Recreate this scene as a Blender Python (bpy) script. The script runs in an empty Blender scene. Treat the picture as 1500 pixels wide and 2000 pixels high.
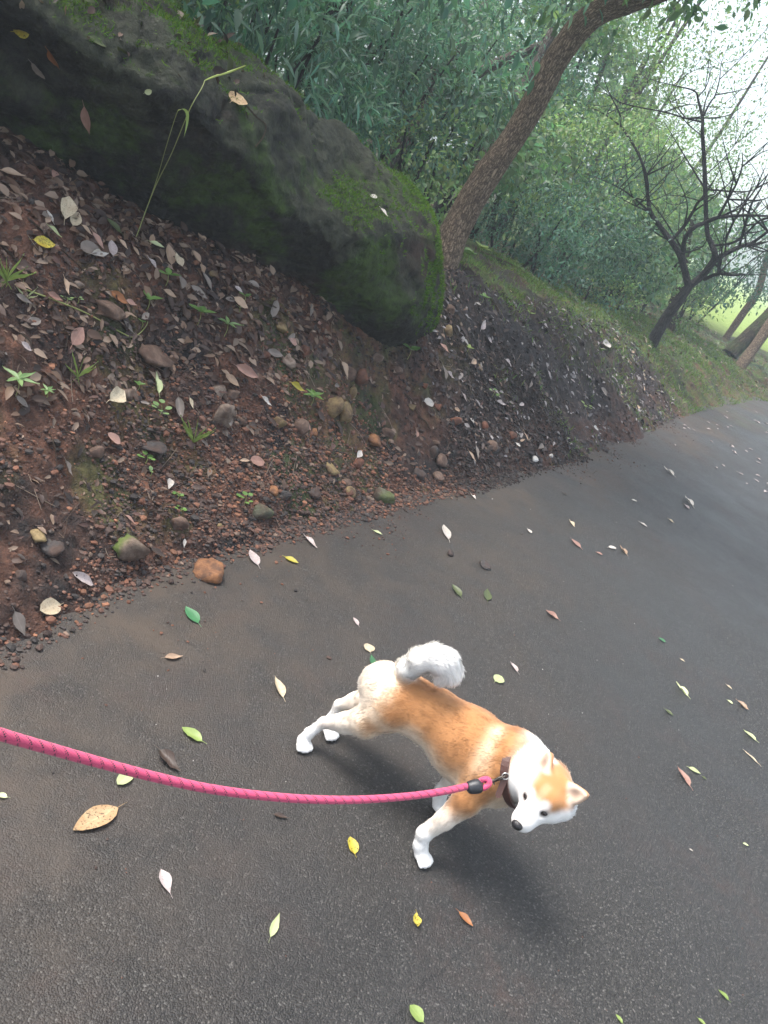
import bpy, math, random
import numpy as np
from mathutils import Vector, Matrix

random.seed(7)
rng = np.random.default_rng(7)
SC = bpy.context.scene
COL = SC.collection

# ------------------------------------------------------------------ camera
EYE = 1.6
ROLL, PITCH = math.radians(25.0), math.radians(25.2)
FPX = 1540.0                                   # focal length in pixels of the 1500 x 2000 photograph
_F = np.array([0, math.cos(PITCH), -math.sin(PITCH)])
_U0 = np.array([0, math.sin(PITCH), math.cos(PITCH)])
_R0 = np.array([1.0, 0, 0])
_R = math.cos(ROLL) * _R0 + math.sin(ROLL) * _U0
_U = math.cos(ROLL) * _U0 - math.sin(ROLL) * _R0
CAMP = np.array([0, 0, EYE])
cam = bpy.data.cameras.new('camera')
cam.sensor_fit = 'VERTICAL'
cam.sensor_height = 24.0
cam.lens = 24.0 * FPX / 2000.0
cam.clip_start, cam.clip_end = 0.05, 2000
camo = bpy.data.objects.new('camera', cam)
COL.objects.link(camo)
camo.matrix_world = Matrix(((_R[0], _U[0], -_F[0], 0), (_R[1], _U[1], -_F[1], 0),
                            (_R[2], _U[2], -_F[2], EYE), (0, 0, 0, 1)))
SC.camera = camo

# ------------------------------------------------------------------ light
SUN_EL, SUN_AZ = math.radians(63), math.radians(-78)       # azimuth from +Y towards +X: the light comes from the left
W = bpy.data.worlds.new('World')
SC.world = W
W.use_nodes = True
nt = W.node_tree
nt.nodes.clear()
sky = nt.nodes.new('ShaderNodeTexSky')
sky.sky_type = 'NISHITA'
sky.sun_disc = False
sky.sun_elevation = SUN_EL
sky.sun_rotation = SUN_AZ
sky.air_density, sky.dust_density, sky.ozone_density = 1.0, 4.0, 1.0
hsv = nt.nodes.new('ShaderNodeHueSaturation')
hsv.inputs['Saturation'].default_value = 0.55
bg = nt.nodes.new('ShaderNodeBackground')
bg.inputs['Strength'].default_value = 0.115
wo = nt.nodes.new('ShaderNodeOutputWorld')
nt.links.new(sky.outputs[0], hsv.inputs['Color'])
nt.links.new(hsv.outputs[0], bg.inputs['Color'])
nt.links.new(bg.outputs[0], wo.inputs['Surface'])

sl = bpy.data.lights.new('sun', 'SUN')
sl.energy = 1.5
sl.angle = math.radians(25)
sl.color = (1.0, 0.965, 0.92)
so = bpy.data.objects.new('sun', sl)
COL.objects.link(so)
_sd = Vector((math.sin(SUN_AZ) * math.cos(SUN_EL), math.cos(SUN_AZ) * math.cos(SUN_EL), math.sin(SUN_EL)))
so.rotation_euler = _sd.to_track_quat('Z', 'Y').to_euler()
so.location = (0, 0, 30)

SC.view_settings.view_transform = 'Standard'
SC.view_settings.look = 'None'
SC.view_settings.gamma = 1.0
SC.view_settings.use_curve_mapping = False
SC.view_settings.exposure = 1.9
try:
    SC.cycles.use_denoising = True
    SC.cycles.max_bounces = 8
    SC.cycles.diffuse_bounces = 4
    SC.cycles.volume_bounces = 1
    SC.cycles.transparent_max_bounces = 8
except Exception:
    pass
HAZE_DENSITY = 0.0050

# ------------------------------------------------------------------ maths helpers
def ray(px, py):
    d = _F + _R * ((px - 750) / FPX) - _U * ((py - 1000) / FPX)
    return d / np.linalg.norm(d)

def along(px, py, dist):
    return CAMP + ray(px, py) * dist

def gz(px, py, z=0.0):
    d = ray(px, py)
    return CAMP + d * ((z - EYE) / d[2])

def pix(p):
    v = np.asarray(p, float) - CAMP
    return 750 + FPX * (v @ _R) / (v @ _F), 1000 - FPX * (v @ _U) / (v @ _F)

def _hash(ix, iy, iz, seed):
    h = (ix.astype(np.int64) * 374761393 + iy.astype(np.int64) * 668265263 + iz.astype(np.int64) * 2147483647 + seed * 974634777)
    h = (h ^ (h >> 13)) * 1274126177
    h = h & 0xFFFFFFFF
    h = (h ^ (h >> 16)) * 73244475 & 0xFFFFFFFF
    return ((h ^ (h >> 15)) & 0xFFFFFF) / float(0xFFFFFF)

def vnoise(p, scale=1.0, seed=0):
    p = np.asarray(p, float) * scale
    i = np.floor(p)
    f = p - i
    f = f * f * f * (f * (f * 6 - 15) + 10)
    i = i.astype(np.int64)
    r = 0
    for dx in (0, 1):
        wx = f[..., 0] if dx else 1 - f[..., 0]
        for dy in (0, 1):
            wy = f[..., 1] if dy else 1 - f[..., 1]
            for dz in (0, 1):
                wz = f[..., 2] if dz else 1 - f[..., 2]
                r = r + wx * wy * wz * _hash(i[..., 0] + dx, i[..., 1] + dy, i[..., 2] + dz, seed)
    return r * 2 - 1

def fbm(p, scale=1.0, oct=4, seed=0, gain=0.5):
    a, r = 1.0, 0
    for k in range(oct):
        r = r + a * vnoise(p, scale, seed + k * 17)
        scale *= 2.03
        a *= gain
    return r

def sstep(a, b, x):
    t = np.clip((x - a) / (b - a), 0, 1)
    return t * t * (3 - 2 * t)

def catmull(pts, n):
    pts = np.asarray(pts, float)
    P = np.vstack([2 * pts[0] - pts[1], pts, 2 * pts[-1] - pts[-2]])
    out = []
    m = len(pts) - 1
    for i in range(m):
        p0, p1, p2, p3 = P[i:i + 4]
        t = np.linspace(0, 1, n, endpoint=False)[:, None]
        out.append(0.5 * (2 * p1 + (p2 - p0) * t + (2 * p0 - 5 * p1 + 4 * p2 - p3) * t ** 2 + (3 * p1 - p0 - 3 * p2 + p3) * t ** 3))
    out.append(pts[-1:])
    return np.vstack(out)

# ------------------------------------------------------------------ object helpers
def tag(o, label=None, cat=None, group=None, kind=None):
    if label: o['label'] = label
    if cat: o['category'] = cat
    if group: o['group'] = group
    if kind: o['kind'] = kind
    return o

def empty(name, loc, label, cat, group=None):
    o = bpy.data.objects.new(name, None)
    o.empty_display_size = 0.1
    COL.objects.link(o)
    o.location = tuple(float(c) for c in loc)
    return tag(o, label, cat, group)

def mesh_np(name, verts, faces, smooth=True, cols=None, uvs=None):
    """faces: (n,k) int array, or a list of such arrays"""
    me = bpy.data.meshes.new(name)
    if not isinstance(faces, (list, tuple)):
        faces = [faces]
    faces = [np.asarray(f, np.int32) for f in faces if len(f)]
    verts = np.asarray(verts, np.float32)
    me.vertices.add(len(verts))
    me.vertices.foreach_set('co', verts.ravel())
    loops = np.concatenate([f.ravel() for f in faces])
    tot = np.concatenate([np.full(len(f), f.shape[1], np.int32) for f in faces])
    start = np.concatenate([[0], np.cumsum(tot)[:-1]]).astype(np.int32)
    me.loops.add(len(loops))
    me.loops.foreach_set('vertex_index', loops)
    me.polygons.add(len(tot))
    me.polygons.foreach_set('loop_start', start)
    me.polygons.foreach_set('loop_total', tot)
    me.update(calc_edges=True)
    me.polygons.foreach_set('use_smooth', np.full(len(tot), smooth, bool))
    if cols is not None:
        a = me.attributes.new('col', 'FLOAT_COLOR', 'POINT')
        c = np.ones((len(verts), 4), np.float32)
        c[:, :cols.shape[1]] = cols
        a.data.foreach_set('color', c.ravel())
    if uvs is not None:
        l = me.uv_layers.new(name='UVMap')
        l.data.foreach_set('uv', np.asarray(uvs, np.float32)[loops].ravel())
    me.validate()
    return me

def link(name, me, mat=None, parent=None, loc=None):
    o = bpy.data.objects.new(name, me)
    COL.objects.link(o)
    if mat is not None and len(me.materials) == 0:
        me.materials.append(mat)
    if parent is not None:
        o.parent = parent
    if loc is not None:
        o.location = tuple(float(c) for c in loc)
    return o

# ------------------------------------------------------------------ material helpers
class M:
    def __init__(s, name):
        s.m = bpy.data.materials.new(name)
        s.m.use_nodes = True
        s.t = s.m.node_tree
        s.t.nodes.clear()
        s.out = s.n('ShaderNodeOutputMaterial')
        s.b = s.n('ShaderNodeBsdfPrincipled')
        s.l(s.b.outputs[0], s.out.inputs['Surface'])
    def n(s, t, **kw):
        x = s.t.nodes.new(t)
        for k, v in kw.items():
            if hasattr(x, k):
                setattr(x, k, v)
        return x
    def l(s, a, b):
        s.t.links.new(a, b)
    def set(s, **kw):
        names = dict(rough='Roughness', spec='Specular IOR Level', col='Base Color', metal='Metallic', coat='Coat Weight',
                     coatr='Coat Roughness', sheen='Sheen Weight')
        for k, v in kw.items():
            inp = s.b.inputs[names[k]]
            if hasattr(v, 'is_output'):
                s.l(v, inp)
            else:
                inp.default_value = (*v, 1) if k == 'col' else v
        return s
    def pos(s):
        return s.n('ShaderNodeNewGeometry').outputs['Position']
    def obj(s):
        return s.n('ShaderNodeTexCoord').outputs['Object']
    def noise(s, vec, scale, detail=4, rough=0.55, dist=0.0, out='Fac'):
        x = s.n('ShaderNodeTexNoise')
        x.inputs['Scale'].default_value = scale
        x.inputs['Detail'].default_value = detail
        x.inputs['Roughness'].default_value = rough
        x.inputs['Distortion'].default_value = dist
        if vec is not None: s.l(vec, x.inputs['Vector'])
        return x.outputs[out]
    def voro(s, vec, scale, out='Distance', feature='F1'):
        x = s.n('ShaderNodeTexVoronoi')
        x.feature = feature
        x.inputs['Scale'].default_value = scale
        if vec is not None: s.l(vec, x.inputs['Vector'])
        return x.outputs[out]
    def ramp(s, fac, stops):
        x = s.n('ShaderNodeValToRGB')
        e = x.color_ramp.elements
        while len(e) < len(stops): e.new(0.5)
        for i, (p, c) in enumerate(stops):
            e[i].position = p
            e[i].color = (*c, 1) if len(c) == 3 else c
        s.l(fac, x.inputs['Fac'])
        return x.outputs['Color']
    def maprange(s, v, a, b, c=0.0, d=1.0):
        x = s.n('ShaderNodeMapRange')
        x.inputs['From Min'].default_value, x.inputs['From Max'].default_value = a, b
        x.inputs['To Min'].default_value, x.inputs['To Max'].default_value = c, d
        s.l(v, x.inputs['Value'])
        return x.outputs['Result']
    def mix(s, fac, a, b, blend='MIX'):
        x = s.n('ShaderNodeMix')
        x.data_type = 'RGBA'
        x.blend_type = blend
        ins = [i for i in x.inputs if i.enabled or True]
        fi = x.inputs[0]
        ai, bi = x.inputs[6], x.inputs[7]
        for inp, v in ((fi, fac), (ai, a), (bi, b)):
            if hasattr(v, 'is_output'): s.l(v, inp)
            elif isinstance(v, (int, float)): inp.default_value = v
            else: inp.default_value = (*v, 1)
        return x.outputs[2]
    def math(s, op, a, b=None):
        x = s.n('ShaderNodeMath', operation=op)
        for i, v in enumerate((a, b)):
            if v is None: continue
            if hasattr(v, 'is_output'): s.l(v, x.inputs[i])
            else: x.inputs[i].default_value = v
        return x.outputs[0]
    def attr(s, name='col', out='Color'):
        x = s.n('ShaderNodeAttribute')
        x.attribute_name = name
        return x.outputs[out]
    def bump(s, h, strength=0.5, dist=0.01, prev=None):
        x = s.n('ShaderNodeBump')
        x.inputs['Strength'].default_value = strength
        x.inputs['Distance'].default_value = dist
        s.l(h, x.inputs['Height'])
        if prev is not None: s.l(prev, x.inputs['Normal'])
        s.l(x.outputs[0], s.b.inputs['Normal'])
        return x.outputs[0]
    def translucent(s, col, w):
        t = s.n('ShaderNodeBsdfTranslucent')
        if hasattr(col, 'is_output'): s.l(col, t.inputs['Color'])
        else: t.inputs['Color'].default_value = (*col, 1)
        x = s.n('ShaderNodeMixShader')
        x.inputs[0].default_value = w
        s.l(s.b.outputs[0], x.inputs[1])
        s.l(t.outputs[0], x.inputs[2])
        s.l(x.outputs[0], s.out.inputs['Surface'])
        return s

# ------------------------------------------------------------------ terrain: a bank above the left edge of the road
_k = EYE / 1.5
_edge_pts = np.array([(-3.2, -6.0), (-2.0, -2.5), (-1.35, -0.4), (-0.73 * _k, 1.5 * _k), (-0.61 * _k, 1.95 * _k), (-0.38 * _k, 2.48 * _k), (0.01 * _k, 3.29 * _k),
                      (0.59 * _k, 4.37 * _k), (1.58 * _k, 6.44 * _k), (2.38 * _k, 8.34 * _k), (3.66 * _k, 10.92 * _k),
                      (4.59 * _k, 12.55 * _k), (8.2, 17.5), (14, 22), (24, 25)])
EDGE = catmull(_edge_pts, 24)
_t = np.gradient(EDGE, axis=0)
_t /= np.linalg.norm(_t, axis=1)[:, None]
ENORM = np.stack([-_t[:, 1], _t[:, 0]], 1)            # points up the bank (left)
ES = np.concatenate([[0], np.cumsum(np.linalg.norm(np.diff(EDGE, axis=0), axis=1))])

def sd(xy):
    """arc length along the road edge and signed distance from it (positive on the bank)"""
    xy = np.atleast_2d(np.asarray(xy, float))
    S = np.empty(len(xy)); D = np.empty(len(xy))
    a, b = EDGE[:-1], EDGE[1:]
    ab = b - a
    L2 = (ab ** 2).sum(1)
    for i in range(0, len(xy), 4000):
        q = xy[i:i + 4000]
        w = q[:, None, :] - a[None]
        t = np.clip((w * ab[None]).sum(2) / L2, 0, 1)
        r = w - t[..., None] * ab[None]
        dist2 = (r ** 2).sum(2)
        j = dist2.argmin(1)
        ii = np.arange(len(q))
        cr = ab[j, 0] * w[ii, j, 1] - ab[j, 1] * w[ii, j, 0]
        D[i:i + 4000] = np.sqrt(dist2[ii, j]) * np.where(cr >= 0, 1, -1)
        S[i:i + 4000] = ES[j] + t[ii, j] * (ES[j + 1] - ES[j])
    return S, D

def edge_at(s):
    return np.stack([np.interp(s, ES, EDGE[:, 0]), np.interp(s, ES, EDGE[:, 1])], -1), \
           np.stack([np.interp(s, ES, ENORM[:, 0]), np.interp(s, ES, ENORM[:, 1])], -1)

def s_of_y(y):
    return float(np.interp(y, EDGE[:, 1], ES))

S_A, S_B, S_C, S_D = s_of_y(4.5), s_of_y(7.0), s_of_y(9.5), s_of_y(13.5)

def bank_z(S, D, X, Y, fine=True):
    crest = np.interp(S, [0, S_A, S_B, S_C, S_D, S_D + 12], [0.98, 0.95, 0.82, 0.52, 0.34, 0.3])
    wid = np.interp(S, [0, S_A, S_B, S_C, S_D], [1.32, 1.28, 1.2, 1.1, 1.1])
    t = np.clip(D / wid, -0.4, None)
    prof = np.where(t < 0, t * 0.6, np.where(t < 0.7, t + 0.10 * np.sin(np.clip(t, 0, 0.7) / 0.7 * math.pi) * -0.5,
           0.7 + 0.3 * (1 - np.exp(-(t - 0.7) / 0.3))))
    z = crest * prof + 0.05 * np.clip(D - wid, 0, 14) * np.interp(S, [0, S_B, S_D], [1.6, 0.8, 0.1])
    p = np.stack([X, Y, np.zeros_like(X)], -1)
    amp = sstep(-0.15, 0.25, D)
    z = z + amp * 0.05 * fbm(p, 1.1, 3, 5) + (0.014 + 0.012 * amp) * fbm(p, 6.5, 3, 11)
    z = z - 0.012
    if fine:
        near = 1 - sstep(5, 9, np.hypot(X, Y))
        z = z + near * (0.011 * fbm(p, 30, 3, 21) + 0.009 * np.abs(fbm(p, 60, 2, 31)))
    return z

def H(x, y):
    x = np.atleast_1d(np.asarray(x, float)); y = np.atleast_1d(np.asarray(y, float))
    S, D = sd(np.stack([x, y], -1))
    return np.where(D > -0.3, np.maximum(bank_z(S, D, x, y), 0.0), 0.0)

def at(px, py, tmax=40):
    """point of the ground seen at a pixel of the photograph"""
    d = ray(px, py)
    ts = np.concatenate([np.arange(0.8, 8, 0.03), np.arange(8, tmax, 0.1)])
    q = CAMP + ts[:, None] * d
    g = H(q[:, 0], q[:, 1])
    below = np.nonzero(q[:, 2] < g)[0]
    if len(below) == 0:
        return q[-1]
    i = below[0]
    lo, hi = ts[max(i - 1, 0)], ts[i]
    tt = np.linspace(lo, hi, 12)
    q = CAMP + tt[:, None] * d
    g = H(q[:, 0], q[:, 1])
    b = np.nonzero(q[:, 2] < g)[0]
    p = q[b[0]] if len(b) else q[-1]
    p = p.copy(); p[2] = H(p[0], p[1])[0]
    return p

def gnormal(x, y, e=0.03):
    h = H([x - e, x + e, x, x], [y, y, y - e, y + e])
    n = np.array([-(h[1] - h[0]) / (2 * e), -(h[3] - h[2]) / (2 * e), 1.0])
    return n / np.linalg.norm(n)

# materials of the ground -------------------------------------------------
def mat_soil():
    m = M('red_soil')
    p = m.pos()
    a = m.noise(p, 3.2, 5, 0.6)
    b = m.noise(p, 28, 5, 0.65)
    c = m.noise(p, 1.3, 3, 0.6)
    base = m.ramp(b, [(0.28, (0.034, 0.017, 0.011)), (0.5, (0.088, 0.040, 0.025)), (0.72, (0.16, 0.073, 0.044))])
    dark = m.ramp(b, [(0.3, (0.007, 0.006, 0.006)), (0.55, (0.019, 0.015, 0.014)), (0.8, (0.048, 0.034, 0.03))])
    col = m.mix(m.maprange(a, 0.42, 0.62), base, dark)
    # leaf mould and moss on the crest, read from the mesh
    at_ = m.attr('col')
    sep = m.n('ShaderNodeSeparateColor'); m.l(at_, sep.inputs[0])
    moss = m.ramp(b, [(0.3, (0.026, 0.05, 0.01)), (0.7, (0.105, 0.17, 0.036))])
    col = m.mix(m.math('MULTIPLY', sep.outputs[1], m.maprange(m.noise(p, 9, 4), 0.35, 0.6)), col, moss)
    col = m.mix(sep.outputs[0], col, dark)
    m.set(col=col, rough=m.maprange(c, 0.3, 0.7, 0.65, 0.95), spec=0.3)
    n1 = m.bump(m.noise(p, 60, 6, 0.7), 0.9, 0.012)
    m.bump(m.voro(p, 110), 0.6, 0.006, n1)
    return m.m

def mat_road():
    m = M('asphalt')
    p = m.pos()
    g = m.voro(p, 260, 'Distance')
    gc = m.voro(p, 260, 'Color')
    sep = m.n('ShaderNodeSeparateColor'); m.l(gc, sep.inputs[0])
    agg = m.ramp(sep.outputs[0], [(0.0, (0.0096, 0.0089, 0.0082)), (0.6, (0.0236, 0.0219, 0.0200)), (0.93, (0.043, 0.040, 0.0365)), (1.0, (0.12, 0.115, 0.105))])
    big = m.noise(p, 1.1, 5, 0.62)
    mid = m.noise(p, 6, 5, 0.65)
    at_ = m.attr('col')
    s2 = m.n('ShaderNodeSeparateColor'); m.l(at_, s2.inputs[0])
    # fine silt washed off the bank fills the pores near the edge
    silt = m.math('MULTIPLY', s2.outputs[0], m.maprange(mid, 0.25, 0.6))
    siltc = m.mix(mid, (0.046, 0.033, 0.023), (0.066, 0.049, 0.035))
    col = m.mix(silt, agg, siltc)
    # reddish stains
    rd = m.math('MULTIPLY', m.maprange(m.noise(p, 2.3, 4, 0.6, 0.4), 0.52, 0.70), m.maprange(m.noise(p, 17, 4, 0.7), 0.4, 0.65))
    col = m.mix(m.math('MULTIPLY', rd, 0.55), col, (0.06, 0.034, 0.026))
    mossy = m.math('MULTIPLY', s2.outputs[1], m.maprange(m.noise(p, 3.4, 4), 0.45, 0.62))
    col = m.mix(m.math('MULTIPLY', mossy, 0.55), col, (0.045, 0.06, 0.03))
    col = m.mix(m.maprange(big, 0.35, 0.65, 0.0, 0.5), col, (0.018, 0.018, 0.019))
    ca, cb = gz(905, 1855), gz(745, 2010)
    ang = math.atan2(cb[1] - ca[1], cb[0] - ca[0])
    sub = m.n('ShaderNodeVectorMath', operation='SUBTRACT'); m.l(p, sub.inputs[0]); sub.inputs[1].default_value = (ca[0], ca[1], 0)
    rt = m.n('ShaderNodeVectorRotate'); rt.rotation_type = 'Z_AXIS'; rt.inputs['Angle'].default_value = -ang; m.l(sub.outputs[0], rt.inputs['Vector'])
    sxy = m.n('ShaderNodeSeparateXYZ'); m.l(rt.outputs[0], sxy.inputs[0])
    wig = m.math('MULTIPLY', m.math('SUBTRACT', m.noise(p, 14, 5, 0.7), 0.5), 0.07)
    dl = m.math('ABSOLUTE', m.math('ADD', sxy.outputs[1], wig))
    inx = m.math('MULTIPLY', m.maprange(sxy.outputs[0], 0.0, 0.05), m.maprange(sxy.outputs[0], 0.34, 0.30))
    crk = m.math('MULTIPLY', m.math('MULTIPLY', m.maprange(dl, 0.004, 0.0015), inx), m.maprange(m.noise(p, 24, 3), 0.42, 0.55))
    col = m.mix(m.math('MULTIPLY', crk, 0.85), col, (0.006, 0.006, 0.006))
    m.set(col=col, spec=0.36)
    m.set(rough=m.math('ADD', m.maprange(big, 0.35, 0.65, 0.58, 0.40), m.math('MULTIPLY', silt, 0.14)))
    pore = m.math('SUBTRACT', 1.0, m.math('MULTIPLY', silt, 0.75))
    h = m.math('MULTIPLY', m.math('SUBTRACT', 1.0, g), pore)
    n1 = m.bump(h, 0.65, 0.005)
    n2 = m.bump(m.noise(p, 45, 5, 0.7), 0.5, 0.006, n1)
    m.bump(m.noise(p, 5, 3, 0.5), 0.25, 0.03, n2)
    return m.m

def mat_forest_floor():
    m = M('leaf_mould')
    p = m.pos()
    b = m.noise(p, 14, 6, 0.7)
    a = m.noise(p, 0.6, 4, 0.6)
    br = m.ramp(b, [(0.3, (0.02, 0.016, 0.01)), (0.6, (0.06, 0.045, 0.028)), (0.8, (0.14, 0.1, 0.06))])
    gr = m.ramp(b, [(0.3, (0.03, 0.05, 0.012)), (0.7, (0.12, 0.19, 0.04))])
    sx = m.n('ShaderNodeSeparateXYZ'); m.l(p, sx.inputs[0])
    col = m.mix(m.maprange(a, 0.4, 0.6), br, gr)
    far = m.maprange(sx.outputs[1], 16, 21)
    right = m.maprange(sx.outputs[0], 2, 5)
    col = m.mix(m.math('MULTIPLY', far, right), col, m.ramp(b, [(0.3, (0.13, 0.19, 0.045)), (0.7, (0.25, 0.32, 0.09))]))
    m.set(col=col, rough=0.9, spec=0.2)
    m.bump(b, 0.8, 0.03)
    return m.m

MAT_SOIL, MAT_ROAD, MAT_FLOOR = mat_soil(), mat_road(), mat_forest_floor()

def grid_faces(nu, nv):
    i = np.arange(nu * nv).reshape(nu, nv)
    return np.stack([i[:-1, :-1], i[1:, :-1], i[1:, 1:], i[:-1, 1:]], -1).reshape(-1, 4)

def sheet(name, ss, ds, zfun, mat, colfun=None, flip=False):
    Sg, Dg = np.meshgrid(ss, ds, indexing='ij')
    e, n = edge_at(Sg.ravel())
    xy = e + n * Dg.ravel()[:, None]
    z = zfun(Sg.ravel(), Dg.ravel(), xy[:, 0], xy[:, 1])
    f = grid_faces(len(ss), len(ds))
    me = mesh_np(name, np.column_stack([xy, z]), f, True, None if colfun is None else colfun(Sg.ravel(), Dg.ravel(), xy[:, 0], xy[:, 1]))
    o = link(name, me, mat)
    return tag(o, kind='structure')

def bank_col(S, D, X, Y):
    p = np.stack([X, Y, 0 * X], -1)
    mould = sstep(s_of_y(3.75), s_of_y(4.5), S + 0.25 * fbm(p, 2.5, 3, 4)) * (1 - sstep(S_C, S_C + 2, S)) * 0.95
    mould = mould * (0.35 + 0.65 * sstep(0.1, 0.5, D))
    moss = sstep(S_B - 1.6, S_B + 0.5, S) * sstep(0.45, 0.95, D + 0.2 * fbm(p, 3, 3, 3)) * (0.45 + 0.55 * sstep(-.2, .25, fbm(p, 1.6, 3, 14))) + 0.5 * sstep(S_C - 1, S_C, S)
    moss = np.maximum(moss, sstep(S_A + .2, S_B - 1.0, S) * sstep(0.98, 1.2, D + 0.16 * fbm(p, 3, 3, 3)) * (0.35 + 0.65 * sstep(-.2, .3, fbm(p, 1.8, 3, 13))))
    moss = np.maximum(moss, 0.35 * sstep(0.25, 0.6, fbm(p, 2.6, 3, 8)))
    mould = np.clip(mould - moss, 0, 1)
    return np.column_stack([mould, np.clip(moss, 0, 1), 0 * mould])

ss = np.concatenate([np.arange(s_of_y(-2.0), s_of_y(0.8), 0.08), np.arange(s_of_y(0.8), s_of_y(5.4), 0.011), np.arange(s_of_y(5.4), s_of_y(9), 0.03), np.arange(s_of_y(9), s_of_y(24.5), 0.1)])
ds = np.concatenate([np.arange(-0.3, 1.5, 0.011), np.arange(1.5, 2.6, 0.06)])
sheet('bank', ss, ds, lambda S, D, X, Y: bank_z(S, D, X, Y), MAT_SOIL, bank_col)
ss2 = np.concatenate([np.arange(0.2, s_of_y(20), 0.25), np.arange(s_of_y(20), ES[-1], 0.8)])
ds2 = np.concatenate([np.arange(2.45, 8, 0.25), np.arange(8, 60, 2.0)])
sheet('forest_floor', ss2, ds2, lambda S, D, X, Y: bank_z(S, np.minimum(D, 16), X, Y, False) - 0.012, MAT_FLOOR)

def road_col(S, D, X, Y):
    p = np.stack([X, Y, 0 * X], -1)
    silt = 1 - sstep(0.0, 0.75, -D + 0.30 * fbm(p, 1.7, 4, 40))
    silt = np.maximum(silt, 0.6 * (1 - sstep(0.4, 1.7, -D + 0.4 * fbm(p, 0.9, 3, 42))) * (1 - sstep(3, 6, Y)))
    moss = sstep(8.5, 10.5, Y) * 0.8
    return np.column_stack([silt, moss, 0 * silt])
gx, gy = np.arange(-2.6, 13.0, 0.06), np.arange(-2.5, 23.0, 0.06)
GX, GY = np.meshgrid(gx, gy, indexing='ij')
GS, GD = sd(np.column_stack([GX.ravel(), GY.ravel()]))
fq = grid_faces(len(gx), len(gy))
fq = fq[((GD < 0.6) & (GD > -4.3))[fq].all(1)]
used = np.unique(fq)
remap = np.zeros(len(GS), np.int64); remap[used] = np.arange(len(used))
rv = np.column_stack([GX.ravel(), GY.ravel(), 0 * GS])[used]
me = mesh_np('road', rv, remap[fq], True, road_col(GS[used], GD[used], rv[:, 0], rv[:, 1]))
tag(link('road', me, MAT_ROAD), kind='structure')
g = 140.0
me = mesh_np('ground', np.array([(-g, -g, -0.06), (g, -g, -0.06), (g, g, -0.06), (-g, g, -0.06)]), np.array([[0, 1, 2, 3]]))
tag(link('ground', me, MAT_FLOOR), kind='structure')

# ------------------------------------------------------------------ implicit surfaces
def rcone(p, a, b, ra, rb):
    a = np.asarray(a, float); b = np.asarray(b, float)
    ba = b - a
    L = float(np.dot(ba, ba)) + 1e-12
    t = np.clip(((p - a) @ ba) / L, 0, 1)
    q = p - a - t[..., None] * ba
    return np.sqrt((q ** 2).sum(-1)) - (ra + (rb - ra) * t)

def ellipsoid(p, c, axes, radii):
    q = (p - np.asarray(c)) @ np.asarray(axes).T / np.asarray(radii)
    k0 = np.sqrt((q ** 2).sum(-1))
    return (k0 - 1) * min(radii)

def smin(a, b, k):
    h = np.clip(0.5 + 0.5 * (b - a) / k, 0, 1)
    return b + (a - b) * h - k * h * (1 - h)

def surface_nets(F, org, h):
    nx, ny, nz = F.shape
    ins = F < 0
    c = ins[:-1, :-1, :-1].astype(np.int8)
    tot = np.zeros((nx - 1, ny - 1, nz - 1), np.int8)
    offs = [(i, j, k) for i in (0, 1) for j in (0, 1) for k in (0, 1)]
    for i, j, k in offs:
        tot += ins[i:nx - 1 + i, j:ny - 1 + j, k:nz - 1 + k]
    act = np.argwhere((tot > 0) & (tot < 8))
    idx = np.full((nx - 1, ny - 1, nz - 1), -1, np.int32)
    idx[act[:, 0], act[:, 1], act[:, 2]] = np.arange(len(act))
    val = {o: F[act[:, 0] + o[0], act[:, 1] + o[1], act[:, 2] + o[2]] for o in offs}
    acc = np.zeros((len(act), 3)); cnt = np.zeros(len(act))
    for o in offs:
        for ax in range(3):
            if o[ax] == 0:
                o2 = list(o); o2[ax] = 1; o2 = tuple(o2)
                a, b = val[o], val[o2]
                m = (a < 0) != (b < 0)
                t = np.where(m, a / np.where(a - b == 0, 1, a - b), 0)
                pt = np.tile(np.array(o, float), (len(act), 1))
                pt[:, ax] += t
                acc += np.where(m[:, None], pt, 0)
                cnt += m
    V = (act + acc / cnt[:, None]) * h + org
    faces = []
    for ax in range(3):
        sl0 = [slice(None)] * 3; sl1 = [slice(None)] * 3
        sl0[ax] = slice(0, -1); sl1[ax] = slice(1, None)
        e = np.argwhere(ins[tuple(sl0)] != ins[tuple(sl1)])
        u, v = (ax + 1) % 3, (ax + 2) % 3
        ok = (e[:, u] > 0) & (e[:, v] > 0) & (e[:, u] < F.shape[u] - 1) & (e[:, v] < F.shape[v] - 1)
        e = e[ok]
        q = []
        for du, dv in ((1, 1), (0, 1), (0, 0), (1, 0)):
            cc = e.copy(); cc[:, u] -= du; cc[:, v] -= dv
            q.append(idx[cc[:, 0], cc[:, 1], cc[:, 2]])
        q = np.stack(q, 1)
        s = ins[tuple(sl0)][e[:, 0], e[:, 1], e[:, 2]]
        q[~s] = q[~s][:, ::-1]
        faces.append(q)
    return V, np.vstack(faces)

def vnormals(V, Fq):
    n = np.zeros_like(V)
    a, b, c, d = (V[Fq[:, i]] for i in range(4))
    fn = np.cross(c - a, d - b)
    for i in range(4):
        np.add.at(n, Fq[:, i], fn)
    return n / (np.linalg.norm(n, axis=1)[:, None] + 1e-12)

def vsmooth(V, Fq, it=2, lam=0.5):
    e = np.vstack([Fq[:, [0, 1]], Fq[:, [1, 2]], Fq[:, [2, 3]], Fq[:, [3, 0]]])
    for _ in range(it):
        acc = np.zeros_like(V); cnt = np.zeros(len(V))
        for a, b in ((0, 1), (1, 0)):
            for ax in range(3):
                acc[:, ax] += np.bincount(e[:, a], V[e[:, b], ax], len(V))
            cnt += np.bincount(e[:, a], minlength=len(V))
        V = V + lam * (acc / np.maximum(cnt, 1)[:, None] - V)
    return V

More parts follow.
